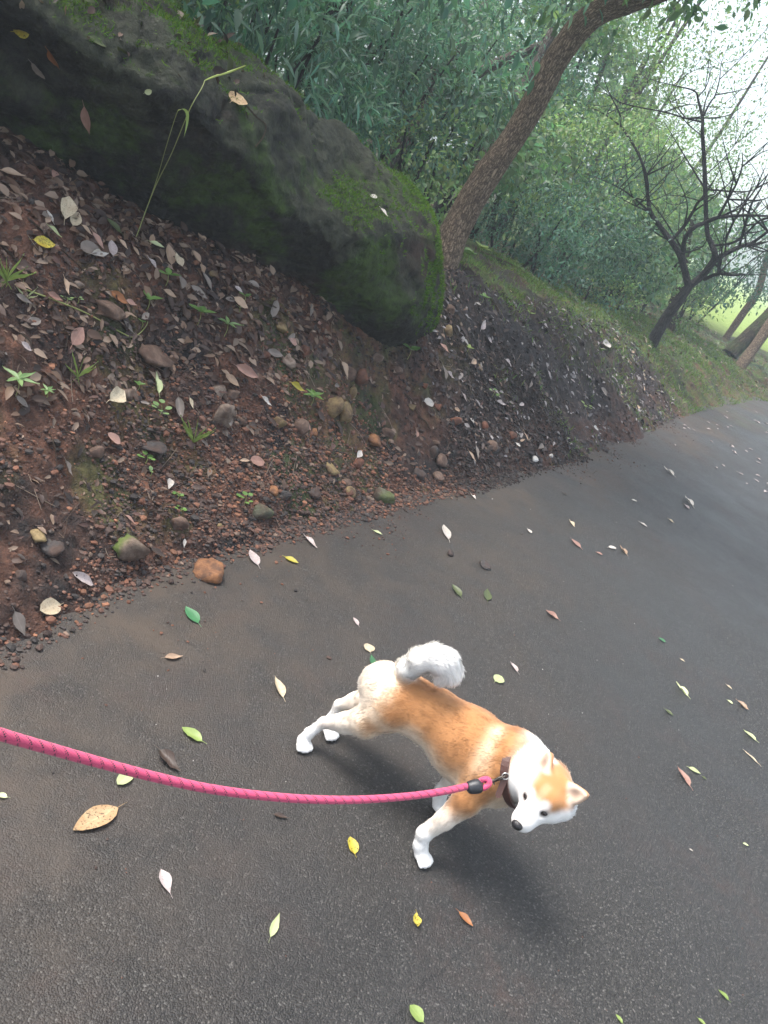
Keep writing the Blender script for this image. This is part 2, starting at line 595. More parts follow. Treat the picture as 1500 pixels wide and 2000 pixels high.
class Field:
    def __init__(s, lo, hi, h):
        s.h = h
        s.lo = np.asarray(lo, float)
        n = np.ceil((np.asarray(hi) - s.lo) / h).astype(int) + 1
        s.F = np.full(n, 1.0, np.float32)
        s.ax = [s.lo[i] + np.arange(n[i]) * h for i in range(3)]
    def _box(s, lo, hi):
        r = []
        for i in range(3):
            a = max(0, int((lo[i] - s.lo[i]) / s.h))
            b = min(len(s.ax[i]), int((hi[i] - s.lo[i]) / s.h) + 2)
            r.append(slice(a, max(b, a + 1)))
        P = np.stack(np.meshgrid(*[s.ax[i][r[i]] for i in range(3)], indexing='ij'), -1)
        return tuple(r), P
    def add(s, fn, lo, hi, k):
        r, P = s._box(np.asarray(lo) - 0.06 - k, np.asarray(hi) + 0.06 + k)
        s.F[r] = smin(s.F[r], fn(P).astype(np.float32), k)
    def sub(s, fn, lo, hi, k):
        r, P = s._box(np.asarray(lo) - 0.03 - k, np.asarray(hi) + 0.03 + k)
        s.F[r] = -smin(-s.F[r], fn(P).astype(np.float32), k)
    def cone(s, a, b, ra, rb, k=0.02):
        a = np.asarray(a, float); b = np.asarray(b, float)
        m = max(ra, rb)
        s.add(lambda P: rcone(P, a, b, ra, rb), np.minimum(a, b) - m, np.maximum(a, b) + m, k)
    def ell(s, c, axes, radii, k=0.02):
        m = max(radii); c = np.asarray(c, float)
        s.add(lambda P: ellipsoid(P, c, axes, radii), c - m, c + m, k)
    def mesh(s):
        return surface_nets(s.F, s.lo, s.h)

def ribbons(root, dirs, nrm, length, width, bend, cols, seg=2):
    """flat tapering strands: root (n,3), direction, surface normal; returns verts, quads, tris, colours"""
    n = len(root)
    w = np.cross(nrm, dirs)
    w /= np.linalg.norm(w, axis=1)[:, None] + 1e-9
    V = []
    for k in range(seg):
        t = k / seg
        c = root + dirs * (length * t)[:, None] + bend * ((length * t * t)[:, None])
        ww = (width * (1 - 0.55 * t) * 0.5)[:, None]
        V += [c - w * ww, c + w * ww]
    V.append(root + dirs * length[:, None] + bend * length[:, None])
    m = 2 * seg + 1
    verts = np.stack(V, 1).reshape(-1, 3)
    base = np.arange(n)[:, None] * m
    quads = np.vstack([base + np.array([2 * k + 2, 2 * k + 3, 2 * k + 1, 2 * k]) for k in range(seg - 1)]) if seg > 1 else np.zeros((0, 4), int)
    tris = base + np.array([2 * seg, 2 * seg - 1, 2 * seg - 2])
    return verts, quads, tris, np.repeat(cols, m, axis=0)

def sample_mesh(V, Fq, w, n, r=rng):
    """n random points on quads, weighted by area * w (per vertex weight)"""
    a, b, c, d = (V[Fq[:, i]] for i in range(4))
    area = 0.5 * np.linalg.norm(np.cross(c - a, d - b), axis=1)
    fw = area * w[Fq].mean(1)
    j = r.choice(len(Fq), n, p=fw / fw.sum())
    u, v = r.random(n), r.random(n)
    W4 = np.stack([(1 - u) * (1 - v), u * (1 - v), u * v, (1 - u) * v], 1)
    return j, W4

# ================================================================== BOULDER
def mat_rock():
    m = M('boulder_stone')
    p = m.pos()
    a = m.noise(p, 2.2, 6, 0.62, 0.3)
    b = m.noise(p, 22, 6, 0.68)
    _a = m.attr('col'); _s = m.n('ShaderNodeSeparateColor'); m.l(_a, _s.inputs[0]); sB = _s.outputs[2]
    rock = m.ramp(b, [(0.3, (0.006, 0.006, 0.005)), (0.5, (0.015, 0.0155, 0.0115)), (0.7, (0.040, 0.040, 0.028))])
    lich_skylit = m.ramp(b, [(0.3, (0.012, 0.0135, 0.008)), (0.7, (0.056, 0.060, 0.036))])
    col = m.mix(m.maprange(m.math('ADD', m.noise(p, 3.0, 9, 0.72, 0.5), m.math('MULTIPLY', sB, 0.17)), 0.56, 0.64), rock, lich_skylit)  # random lichen, plus paler up-facing sides painted in as sky light
    brown = m.ramp(b, [(0.3, (0.016, 0.010, 0.007)), (0.7, (0.05, 0.03, 0.02))])
    col = m.mix(m.maprange(m.noise(p, 1.7, 5, 0.6), 0.52, 0.62), col, brown)
    moss = m.ramp(b, [(0.3, (0.014, 0.028, 0.005)), (0.7, (0.06, 0.11, 0.016))])
    at_ = m.attr('col')
    s2 = m.n('ShaderNodeSeparateColor'); m.l(at_, s2.inputs[0])
    mw = m.math('ADD', m.math('MULTIPLY', s2.outputs[1], 0.9), m.math('MULTIPLY', m.maprange(a, 0.52, 0.6), 0.75))
    mw = m.math('MULTIPLY', mw, m.maprange(b, 0.25, 0.5, 0.55, 1.0))
    m.t.nodes.active = None
    mwc = m.math('MINIMUM', mw, 1.0)
    col = m.mix(mwc, col, moss)
    col = m.mix(s2.outputs[0], col, (0.006, 0.0055, 0.005))
    m.set(col=col, rough=m.maprange(a, 0.3, 0.7, 0.6, 0.9), spec=0.3)
    n1 = m.bump(b, 1.0, 0.035)
    m.bump(m.noise(p, 120, 4, 0.7), 0.5, 0.006, n1)
    return m.m

# centre line of the stone: rounded end on the right, running out of view to the left
B_LINE = [along(-420, -80, 3.4), along(-60, 105, 3.5), along(190, 222, 3.65), along(445, 362, 3.95), along(600, 438, 4.25), along(690, 492, 4.5), along(733, 562, 4.55)]
B_RAD = [0.42, 0.40, 0.41, 0.43, 0.45, 0.44, 0.37]
lo = np.min(B_LINE, axis=0) - 0.95
hi = np.max(B_LINE, axis=0) + 0.95
bf = Field(lo, hi, 0.0155)
for i in range(len(B_LINE) - 1):
    bf.cone(B_LINE[i], B_LINE[i + 1], B_RAD[i], B_RAD[i + 1], 0.12)
Pg = np.stack(np.meshgrid(*bf.ax, indexing='ij'), -1)
band = np.abs(bf.F) < 0.28
Pb = Pg[band]
Fb = bf.F[band] + 0.07 * fbm(Pb, 1.2, 2, 71) + 0.018 * fbm(Pb, 4.2, 3, 75)
# a flat bedding face slopes down over the right half of the top
fn_ = np.array([0.34, -0.34, 0.88]); fn_ /= np.linalg.norm(fn_)
fp_ = B_LINE[4] + fn_ * 0.38
Fb = -smin(-Fb, -((Pb - fp_) @ fn_ + 0.03 * fbm(Pb, 2.1, 3, 78) - 0.5 * sstep(-0.85, -1.35, Pb[:, 0])), 0.10)
# the lower front is undercut along a ledge
fn2 = np.array([0.30, -0.72, -0.62]); fn2 /= np.linalg.norm(fn2)
fp2 = B_LINE[4] + fn2 * 0.365
Fb = -smin(-Fb, -((Pb - fp2) @ fn2 + 0.04 * fbm(Pb, 1.7, 3, 79) - 0.13 * sstep(-0.7, -1.5, Pb[:, 0])), 0.035)
Fb = Fb + 0.018 * np.abs(fbm(Pb, 2.3, 3, 81)) + 0.010 * np.abs(fbm(Pb, 6.0, 3, 83))
bf.F[band] = Fb
for q_, w_ in ((fp_, fn_),):
    bf.F = np.where(~band & (bf.F < 0) & (((Pg - q_) @ w_ - (0.5 * sstep(-0.85, -1.35, Pg[..., 0]) if w_ is fn_ else 0)) > 0.02), 0.05, bf.F).astype(np.float32)
# ledges: flattened bedding plane low on the front, and long cracks
axis_dir = B_LINE[-1] - B_LINE[1]; axis_dir /= np.linalg.norm(axis_dir)
V, Fq = bf.mesh()
N = vnormals(V, Fq)
cr = np.abs(vnoise(V + 0.25 * fbm(V, 2.0, 2, 90)[:, None], 1.9, 95))
crack = 1 - sstep(0.0, 0.035, cr)
crack *= sstep(-0.15, 0.15, vnoise(V, 1.2, 99))
rough_ = 0.010 * fbm(V, 9, 4, 101) + 0.008 * fbm(V, 26, 3, 105) - 0.010 * sstep(.45, .8, fbm(V, 13, 2, 108))
V = V - N * (0.014 * crack)[:, None] + N * rough_[:, None]
N = vnormals(V, Fq)
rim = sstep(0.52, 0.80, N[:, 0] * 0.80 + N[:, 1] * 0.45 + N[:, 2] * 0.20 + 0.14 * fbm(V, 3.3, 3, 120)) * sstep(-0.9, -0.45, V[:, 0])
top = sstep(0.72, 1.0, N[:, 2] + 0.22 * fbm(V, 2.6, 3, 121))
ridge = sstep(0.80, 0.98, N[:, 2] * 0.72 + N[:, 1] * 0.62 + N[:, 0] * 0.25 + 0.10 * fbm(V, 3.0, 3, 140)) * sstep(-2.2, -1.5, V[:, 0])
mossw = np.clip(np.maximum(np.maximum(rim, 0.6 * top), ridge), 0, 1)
MAT_ROCK = mat_rock()
bc = (B_LINE[0] + B_LINE[-1]) / 2
bc = np.array([bc[0], bc[1], H(bc[0], bc[1])[0]])
boulder = empty('boulder', bc, 'huge dark mossy boulder lying along the top of the red earth bank', 'boulder')
me = mesh_np('stone', V - bc, Fq, True, np.column_stack([crack * .6, mossw, sstep(.1, .7, N @ np.array([.25, -.4, .87]) + .25 * fbm(V, 3, 4, 130))]))  # third channel: up-facing faces, where sky light is put into the colour
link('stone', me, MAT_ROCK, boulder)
BV, BF, BN = V, Fq, N

LIT_W = sstep(0.45, 0.8, BN[:, 2]) * sstep(-1.1, -1.4, BV[:, 0])
def mat_moss():
    m = M('moss')
    c = m.attr('col')
    m.set(col=c, rough=0.8, spec=0.15)
    return m.translucent(c, 0.35).m
MAT_MOSS = mat_moss()
nm = 42000
j, W4 = sample_mesh(V, Fq, mossw ** 1.5 + 0.0001, nm)
pt = (V[Fq[j]] * W4[..., None]).sum(1)
pn = (N[Fq[j]] * W4[..., None]).sum(1)
pn /= np.linalg.norm(pn, axis=1)[:, None]
dr = pn * 0.7 + rng.normal(0, 0.5, (nm, 3))
dr /= np.linalg.norm(dr, axis=1)[:, None]
ln = rng.uniform(0.008, 0.026, nm)
gc = np.array([0.09, 0.17, 0.022]) * rng.uniform(0.5, 1.5, nm)[:, None] * np.column_stack([rng.uniform(0.7, 1.25, nm), np.ones(nm), rng.uniform(0.6, 1.3, nm)])
v_, q_, t_, c_ = ribbons(pt, dr, rng.normal(0, 1, (nm, 3)), ln, np.full(nm, 0.0045), np.zeros((nm, 3)), gc, 1)
me = mesh_np('moss', v_ - bc, [t_], True, c_)
tag(link('moss', me, MAT_MOSS, boulder), kind='stuff')

# ================================================================== TUBES (trunks, branches, twigs)
def tube(path, radii, sides=12, rough=0.0, seed=0, cap=True, n=6):
    path = np.asarray(path, float)
    rad = np.asarray(radii, float)
    if n > 1 and len(path) > 2:
        pp = catmull(np.column_stack([path, rad]), n)
        path, rad = pp[:, :3], np.maximum(pp[:, 3], 0.0008)
    t = np.gradient(path, axis=0)
    t /= np.linalg.norm(t, axis=1)[:, None] + 1e-12
    ref = np.array([0.0, 0, 1]) if abs(t[0][2]) < 0.9 else np.array([1.0, 0, 0])
    u = np.cross(t[0], ref); u /= np.linalg.norm(u)
    V = []; UV = []
    L = 0
    for i in range(len(path)):
        u = u - t[i] * np.dot(u, t[i]); u /= np.linalg.norm(u) + 1e-12
        w = np.cross(t[i], u)
        if i: L += np.linalg.norm(path[i] - path[i - 1])
        a = np.arange(sides) / sides * 2 * math.pi
        V.append(path[i] + rad[i] * (np.cos(a)[:, None] * u + np.sin(a)[:, None] * w))
        UV.append(np.column_stack([np.arange(sides) / sides, np.full(sides, L)]))
    V = np.vstack(V); UV = np.vstack(UV)
    if rough:
        c = np.repeat(path, sides, axis=0)
        d = V - c
        r = np.linalg.norm(d, axis=1)[:, None]
        V = c + d * (1 + rough * fbm(V, 0.35 / max(rad.max(), 0.01), 3, seed)[:, None])
    m = len(path)
    i = np.arange(m - 1)[:, None] * sides
    k = np.arange(sides)[None]
    F = np.stack([i + k, i + (k + 1) % sides, i + sides + (k + 1) % sides, i + sides + k], -1).reshape(-1, 4)
    return V, F, UV

class MB:
    def __init__(s):
        s.v, s.q, s.t, s.c, s.u, s.n = [], [], [], [], [], 0
    def add(s, V, Q=None, T=None, C=None, U=None):
        if Q is not None and len(Q): s.q.append(np.asarray(Q) + s.n)
        if T is not None and len(T): s.t.append(np.asarray(T) + s.n)
        s.v.append(V); s.n += len(V)
        if C is not None: s.c.append(np.broadcast_to(C, (len(V), 3)))
        if U is not None: s.u.append(U)
    def tube(s, path, radii, sides=8, rough=0.0, seed=0, n=5, C=None):
        V, F, U = tube(path, radii, sides, rough, seed, n=n)
        s.add(V, F, None, C, U)
    def mesh(s, name, off=(0, 0, 0), smooth=True):
        f = []
        if s.q: f.append(np.vstack(s.q))
        if s.t: f.append(np.vstack(s.t))
        return mesh_np(name, np.vstack(s.v) - np.asarray(off), f, smooth, np.vstack(s.c) if s.c else None,
                       np.vstack(s.u) if s.u and not s.c and sum(len(u) for u in s.u) == s.n else None)

def mat_bark(name, c0, c1, c2, scale=1.0, moss=0.0):
    m = M(name)
    p = m.pos()
    uv = m.n('ShaderNodeUVMap').outputs[0]
    mp = m.n('ShaderNodeMapping'); mp.inputs['Scale'].default_value = (9 * scale, 3.4 * scale, 1)
    m.l(uv, mp.inputs['Vector'])
    x = m.n('ShaderNodeVectorMath', operation='ADD')
    nz = m.noise(p, 11 * scale, 5, 0.7, out='Color')
    m.l(mp.outputs[0], x.inputs[0]); m.l(nz, x.inputs[1])
    fis = m.voro(x.outputs[0], 2.2, 'Distance', 'DISTANCE_TO_EDGE')
    f2 = m.math('MULTIPLY', m.maprange(fis, 0.0, 0.25), m.maprange(m.noise(p, 55, 4, 0.7), 0.2, 0.6, 0.5, 1.0))
    b = m.noise(p, 40, 5, 0.7)
    col = m.mix(b, c1, c2)
    col = m.mix(f2, c0, col)
    if moss:
        col = m.mix(m.math('MULTIPLY', m.maprange(m.noise(p, 4, 5, 0.65), 0.45, 0.62), moss), col, (0.06, 0.085, 0.03))
    m.set(col=col, rough=0.9, spec=0.25)
    n1 = m.bump(f2, 1.0, 0.016)
    m.bump(b, 0.5, 0.006, n1)
    return m.m
BARK_BROWN = mat_bark('rough_brown_bark', (0.085, 0.06, 0.042), (0.25, 0.18, 0.12), (0.44, 0.33, 0.23), 2.2)
BARK_DARK = mat_bark('dark_bark', (0.022, 0.02, 0.021), (0.05, 0.046, 0.045), (0.09, 0.082, 0.078), 1.2)
BARK_PALE = mat_bark('pale_bark', (0.06, 0.05, 0.045), (0.15, 0.125, 0.105), (0.26, 0.22, 0.19), 1.0)
BARK_MOSS = mat_bark('mossy_bark', (0.02, 0.016, 0.012), (0.06, 0.045, 0.03), (0.12, 0.09, 0.06), 1.0, 0.8)

# ================================================================== FOLIAGE
def mat_leaf(name, base, gloss=0.42, trans=0.45, spec=0.35):
    m = M(name)
    c = m.attr('col')
    col = m.mix(1.0, c, base, 'MULTIPLY')
    m.set(col=col, rough=gloss, spec=spec)
    tc = m.mix(1.0, col, (0.95, 1.1, 0.8), 'MULTIPLY')
    return m.translucent(tc, trans).m
LEAF_MID = mat_leaf('leaf_green', (0.135, 0.225, 0.115))
LEAF_DARK = mat_leaf('leaf_dark_green', (0.09, 0.175, 0.12), 0.42)
LEAF_BLUE = mat_leaf('leaf_bamboo_green', (0.105, 0.205, 0.145), 0.40)
LEAF_LIGHT = mat_leaf('leaf_light_green', (0.20, 0.30, 0.12))

def leaves(cent, heading, normal, length, wr, cols, fold=0.18):
    """5-vertex folded leaves"""
    n = len(cent)
    h = heading / (np.linalg.norm(heading, axis=1)[:, None] + 1e-9)
    w = np.cross(normal, h); w /= np.linalg.norm(w, axis=1)[:, None] + 1e-9
    nn = np.cross(h, w)
    L = length[:, None]
    W = L * wr[:, None] * 0.5
    up = nn * W * fold * 2
    V = np.stack([cent, cent + h * L * 0.28 + w * W * 0.86 + up, cent + h * L * 0.62 + w * W * 0.80 + up * 0.8 - nn * L * 0.03, cent + h * L - nn * L * 0.13,
                  cent + h * L * 0.62 - w * W * 0.80 + up * 0.8 - nn * L * 0.03, cent + h * L * 0.28 - w * W * 0.86 + up, cent + h * L * 0.48], 1).reshape(-1, 3)
    b = np.arange(n)[:, None] * 7
    T = np.vstack([b + np.array(t) for t in ((0, 6, 1), (1, 6, 2), (2, 6, 3), (3, 6, 4), (4, 6, 5), (5, 6, 0))])
    return V, T, np.repeat(cols, 7, axis=0)

def leaf_cloud(n, rad, ll, wr, seed, clumps=40, droop=0.5, shell=0.55, csize=0.28):
    r = np.random.default_rng(seed)
    d = r.normal(0, 1, (clumps, 3)); d /= np.linalg.norm(d, axis=1)[:, None]
    cc = d * (shell + (1 - shell) * r.random(clumps))[:, None]
    tone = r.uniform(0.6, 1.35, clumps)
    j = r.integers(0, clumps, n)
    off = r.normal(0, csize, (n, 3)) * np.array([1, 1, 0.6])
    P = (cc[j] + off) * np.asarray(rad)
    hd = d[j] * 0.6 + r.normal(0, 0.7, (n, 3)); hd[:, 2] -= droop
    nr = np.array([0, 0, 1.0]) + r.normal(0, 0.45, (n, 3)) + 0.3 * d[j]
    c = tone[j][:, None] * r.uniform(0.7, 1.3, n)[:, None] * np.column_stack([r.uniform(0.8, 1.25, n), np.ones(n), r.uniform(0.8, 1.2, n)])
    V, T, C = leaves(P, hd, nr, ll * r.uniform(0.6, 1.25, n), np.full(n, wr) * r.uniform(0.8, 1.2, n), c)
    return V, T, C

# shared foliage meshes of unit radius, a few variants of each kind
FOL = {}
def fol_mesh(kind, var, R):
    """foliage for a plant of radius R; leaf size is real, so the mesh depends on R (rounded)"""
    Rk = max(0.3, round(R * 4) / 4)
    key = (kind, var, Rk)
    if key not in FOL:
        spec = dict(bamboo=(900, 0.135, 0.16, 0.6, LEAF_BLUE), fine=(1250, 0.06, 0.32, 0.25, LEAF_BLUE), broad=(620, 0.085, 0.6, 0.35, LEAF_MID),
                    glossy=(760, 0.07, 0.5, 0.15, LEAF_DARK), light=(800, 0.06, 0.5, 0.3, LEAF_LIGHT), sparse=(110, 0.06, 0.5, 0.3, LEAF_LIGHT))[kind]
        n = int(min(7000, spec[0] * (Rk / 0.5) ** 2.0))
        V, T, C = leaf_cloud(n, (Rk, Rk, Rk * 0.85), spec[1] * (1 + 0.15 * max(0, Rk - 0.8)), spec[2], hash((kind, var)) % 10007 if False else (len(kind) * 131 + var * 17 + int(Rk * 40)),
                             clumps=int(34 * max(1, Rk)), droop=spec[3], csize=0.19 if kind != 'sparse' else 0.26)
        FOL[key] = mesh_np('foliage', V, T, True, C)
        FOL[key].materials.append(spec[4])
    return FOL[key], Rk

def plant(px, py, dist, R, kind, label, cat='shrub', group=None, name='shrub', bark=None, stem_r=0.02, var=None, flat=1.0, stems=3):
    c = along(px, py, dist)
    gzv = H(c[0], c[1])[0]
    me, Rk = fol_mesh(kind, random.randrange(3) if var is None else var, R)
    o = empty(name, (c[0], c[1], gzv), label, cat, group)
    f = link('foliage', me, None, o, (0, 0, c[2] - gzv))
    k = R / Rk
    f.scale = (k, k, k * flat)
    f.rotation_euler = (0, 0, random.uniform(0, 6.28))
    tag(f, kind='stuff')
    b = MB()
    hgt = c[2] - gzv
    for q in range(stems):
        a = random.uniform(0, 6.28)
        top = np.array([math.cos(a) * R * 0.5, math.sin(a) * R * 0.5, hgt + R * random.uniform(0.1, 0.5)])
        bot = np.array([math.cos(a) * 0.06, math.sin(a) * 0.06, min(-0.05, hgt - R * 0.9)])
        mid = (top + bot) / 2 + np.array([random.uniform(-.1, .1), random.uniform(-.1, .1), 0]) * R
        b.tube([bot, mid, top], [stem_r, stem_r * 0.7, stem_r * 0.3], 6, n=4)
    link('stem', b.mesh('stem'), bark or BARK_DARK, o)
    return o

PLANTS = [
 # behind and above the boulder, from left to right
 (50, -60, 4.2, 0.28, 'light', 'small leafy shrub above the far left end of the boulder'),
 (250, -30, 4.4, 0.30, 'light', 'low leafy shrub behind the left part of the boulder'),
 (360, 50, 4.5, 0.26, 'bamboo', 'small dwarf bamboo tuft close behind the boulder top'),
 (330, -70, 4.9, 0.42, 'light', 'leafy light green shrub growing over the back of the boulder'),
 (440, 0, 5.1, 0.42, 'bamboo', 'dwarf bamboo clump behind the boulder nearest its left top'),
 (520, 95, 5.0, 0.50, 'bamboo', 'dense dwarf bamboo behind the middle of the boulder'),
 (600, 165, 5.3, 0.45, 'bamboo', 'dwarf bamboo with drooping bluish leaves over the boulder top'),
 (668, 225, 5.5, 0.38, 'bamboo', 'small dwarf bamboo where the boulder top slopes down'),
 (560, -30, 6.2, 0.75, 'fine', 'dark fine-leaved bush at the top edge left of the dark leaning trunk'),
 (690, 60, 6.8, 0.80, 'fine', 'fine-leaved bush just right of the dark leaning trunk'),
 (770, -30, 7.6, 1.00, 'fine', 'tall yellow green fine-leaved bush at the top centre'),
 (760, 165, 7.2, 0.80, 'fine', 'feathery bush above the right slope of the boulder'),
 (820, 300, 6.6, 0.42, 'light', 'soft light green bush between the boulder and the leaning tree'),
 (835, 400, 6.2, 0.25, 'light', 'small pale fern-like shrub at the foot of the leaning tree'),
 (850, 130, 8.2, 0.85, 'bamboo', 'hanging leafy bush left of the pale slanting trunks'),
 (905, 265, 8.0, 0.75, 'broad', 'broad-leaved vine bush directly left of the leaning trunk'),
 (960, 130, 10.0, 1.10, 'fine', 'leafy bush behind the pale slanting trunks'),
 (985, 300, 8.8, 0.60, 'broad', 'vine-covered bush touching the middle of the leaning trunk'),
 (1030, 430, 8.8, 0.75, 'fine', 'grey green bush at the right of the leaning trunk foot'),
 (1080, 310, 10.0, 0.90, 'light', 'pale green bush right of the leaning trunk middle'),
 (1075, 500, 8.8, 0.42, 'glossy', 'low glossy shrub on the crest behind the mossy bank'),
 (1140, 430, 10.5, 0.90, 'glossy', 'dark glossy bush in the middle of the thicket'),
 (1150, 555, 9.8, 0.38, 'glossy', 'low shiny-leaved shrub at the crest left of the dark forked tree'),
 (1205, 590, 10.6, 0.38, 'light', 'small pale shrub just left of the dark forked trunk'),
 (1190, 330, 12.0, 1.20, 'light', 'large pale bush behind the left twigs of the forked tree'),
 (1235, 480, 11.8, 0.85, 'broad', 'broad-leaved bush close behind the dark forked trunk'),
 (1215, 545, 11.2, 0.50, 'glossy', 'rounded dark shrub left of the forked trunk'),
 (1330, 600, 13.5, 0.50, 'light', 'low grassy green shrub right of the forked trunk foot'),
 (1375, 560, 15.0, 0.60, 'glossy', 'bluish shrub between the forked tree and the mossy trunks'),
 (1320, 470, 14.0, 1.00, 'broad', 'leafy bush seen through the fork of the dark tree'),
 (1430, 500, 18.0, 1.20, 'glossy', 'shaded bush behind the right branches of the forked tree'),
]
for q in PLANTS:
    plant(*q, group='shrubs of the woodland edge')

TREES_FAR = [
 (1010, 30, 13.0, 1.5, 'broad', 'tree with a dense crown behind the bend of the leaning trunk'),
 (1130, 120, 14.0, 1.5, 'light', 'tree with a pale crown right of the leaning trunk top'),
 (1240, 200, 16.0, 1.9, 'sparse', 'tall hazy tree behind the left twigs of the forked tree'),
 (1260, 30, 17.0, 2.0, 'sparse', 'thin-leaved tree at the top right below the leaning trunk tip'),
 (1330, 330, 18.0, 1.4, 'light', 'dim grey green tree behind the upright limb of the forked tree'),
 (1400, 120, 20.0, 2.2, 'sparse', 'thin hazy tree in front of the bright sky'),
 (1460, 420, 22.0, 1.6, 'sparse', 'hazy tree at the right edge under the bright sky'),
 (1330, -90, 15.0, 1.8, 'sparse', 'tree crown above the top right corner of the thicket'),
 (1170, 400, 15.0, 1.6, 'fine', 'tree with a full low crown deep in the thicket'),
 (900, 0, 12.0, 1.5, 'fine', 'dense tree behind the pale slanting trunks'),
 (640, -90, 9.5, 1.5, 'fine', 'dense dark tree above the dwarf bamboo'),
 (450, -120, 8.0, 1.3, 'fine', 'dark tree above the left of the boulder'),
 (1060, 220, 13.0, 1.3, 'fine', 'shady tree behind the middle of the leaning trunk'),
]
for px, py, dist, R, kind, label in TREES_FAR:
    plant(px, py, dist, R, kind, label, 'tree', 'trees of the thicket', 'woodland_tree', BARK_PALE if kind == 'sparse' else BARK_DARK, 0.06, stems=2)

# far wood that reads as one mass
r2 = np.random.default_rng(90)
n = 22000
az = np.radians(r2.uniform(-62, 11, n))
dist = r2.uniform(17, 34, n)
hmax = np.minimum(13.0, EYE + dist * np.tan(np.radians(np.interp(np.degrees(az), [-12, -6, -1, 3, 6, 9, 15], [40, 22, 11, 7.5, 4.5, 3.0, 2.0]))))
zz = r2.random(n) ** 0.8 * hmax
px_ = np.column_stack([np.sin(az) * dist, np.cos(az) * dist, zz])
px_ += 0.0
keep = fbm(px_, 0.35, 3, 7) > -0.25
px_ = px_[keep]; n = len(px_)
tone = 0.8 + 0.5 * fbm(px_, 0.6, 3, 9)
V, T, C = leaves(px_, r2.normal(0, 1, (n, 3)), r2.normal(0, 1, (n, 3)) + np.array([0, -0.6, 0.8]), r2.uniform(0.22, 0.5, n), r2.uniform(0.4, 0.8, n),
                 np.clip(tone, 0.4, 1.6)[:, None] * r2.uniform(0.7, 1.3, (n, 1)) * np.ones((1, 3)))
me = mesh_np('far_wood', V, T, True, C)
tag(link('far_wood', me, LEAF_MID), kind='stuff')

nl = 420
j, W4 = sample_mesh(BV, BF, LIT_W + 1e-6, nl)
pt = (BV[BF[j]] * W4[..., None]).sum(1); pn = (BN[BF[j]] * W4[..., None]).sum(1)
lpal = np.array([(0.06, 0.035, 0.025), (0.03, 0.02, 0.016), (0.13, 0.08, 0.055), (0.05, 0.06, 0.02), (0.2, 0.15, 0.11)])
V, T, C = leaves(pt + pn * 0.012, rng.normal(0, 1, (nl, 3)) - pn * 0.3, pn + rng.normal(0, 0.5, (nl, 3)), rng.uniform(0.02, 0.075, nl), rng.uniform(0.3, 0.6, nl), lpal[rng.integers(5, size=nl)])
tag(link('leaf_litter', mesh_np('leaf_litter', V - bc, T, True, C), mat_leaf('boulder_litter', (1, 1, 1), 0.6, 0.1, 0.3), boulder), kind='stuff')

# ------------------------------------------------------------------ leaning tree by the boulder
def px_path(pts, d0, jitter=0.0):
    out = []
    for k, q in enumerate(pts):
        d = q[2] if len(q) > 2 else d0
        out.append(along(q[0], q[1], d + (random.uniform(-jitter, jitter) if k else 0)))
    return np.array(out)

base = at(866, 508)
bd = np.linalg.norm(base - CAMP)
lt = empty('leaning_tree', base, 'large tree with rough brown bark leaning right from behind the boulder', 'tree')
pts = [(852, 545), (868, 500), (892, 445), (930, 375), (972, 312), (1012, 255), (1050, 190), (1085, 120), (1125, 62), (1172, 22), (1230, 2), (1300, -20), (1390, -60)]
ds_ = np.linspace(bd + 0.02, bd + 0.7, len(pts))
path = np.array([along(p[0], p[1], d) for p, d in zip(pts, ds_)])
rp = np.array([33, 29, 25.5, 23.5, 22.5, 22, 21.5, 21, 20, 18.5, 17, 15, 13]) / FPX * ds_
V, F_, UV = tube(path, rp, 28, 0.10, 3, n=12)
link('trunk', mesh_np('trunk', V - base, F_, True, None, UV), BARK_BROWN, lt)
b = MB()
top = path[-1]
leafc = []
for k in range(9):
    i = random.randrange(9, 13)
    st = path[i]
    d = np.array([random.uniform(-1.2, 0.5), random.uniform(-1.0, 0.8), random.uniform(0.5, 1.1)])
    d /= np.linalg.norm(d)
    L = random.uniform(1.0, 2.0)
    p1 = st + d * L * 0.5 + np.array([0, 0, 0.1]); p2 = st + d * L
    b.tube([st, p1, p2], [rp[i] * 0.5, rp[i] * 0.3, 0.012], 8, 0.05, k, n=5)
    leafc += [p1, p2, (p1 + p2) / 2]
link('branch', b.mesh('branch', base), BARK_BROWN, lt)
cm = MB()
for k, c in enumerate(leafc):
    V, T, C = leaf_cloud(300, (0.75, 0.75, 0.5), 0.085, 0.5, 500 + k, 14, 0.4)
    cm.add(V + c, None, T, C)
# a few sprays hanging into view near the trunk tip
for k, q in enumerate([(1100, 12, 7.4), (1165, 70, 7.6), (1330, -10, 7.6)]):
    V, T, C = leaf_cloud(60, (0.22, 0.22, 0.18), 0.085, 0.5, 700 + k, 6, 0.5)
    cm.add(V + along(*q), None, T, C)
tag(link('crown', cm.mesh('crown', base), LEAF_MID, lt), kind='stuff')

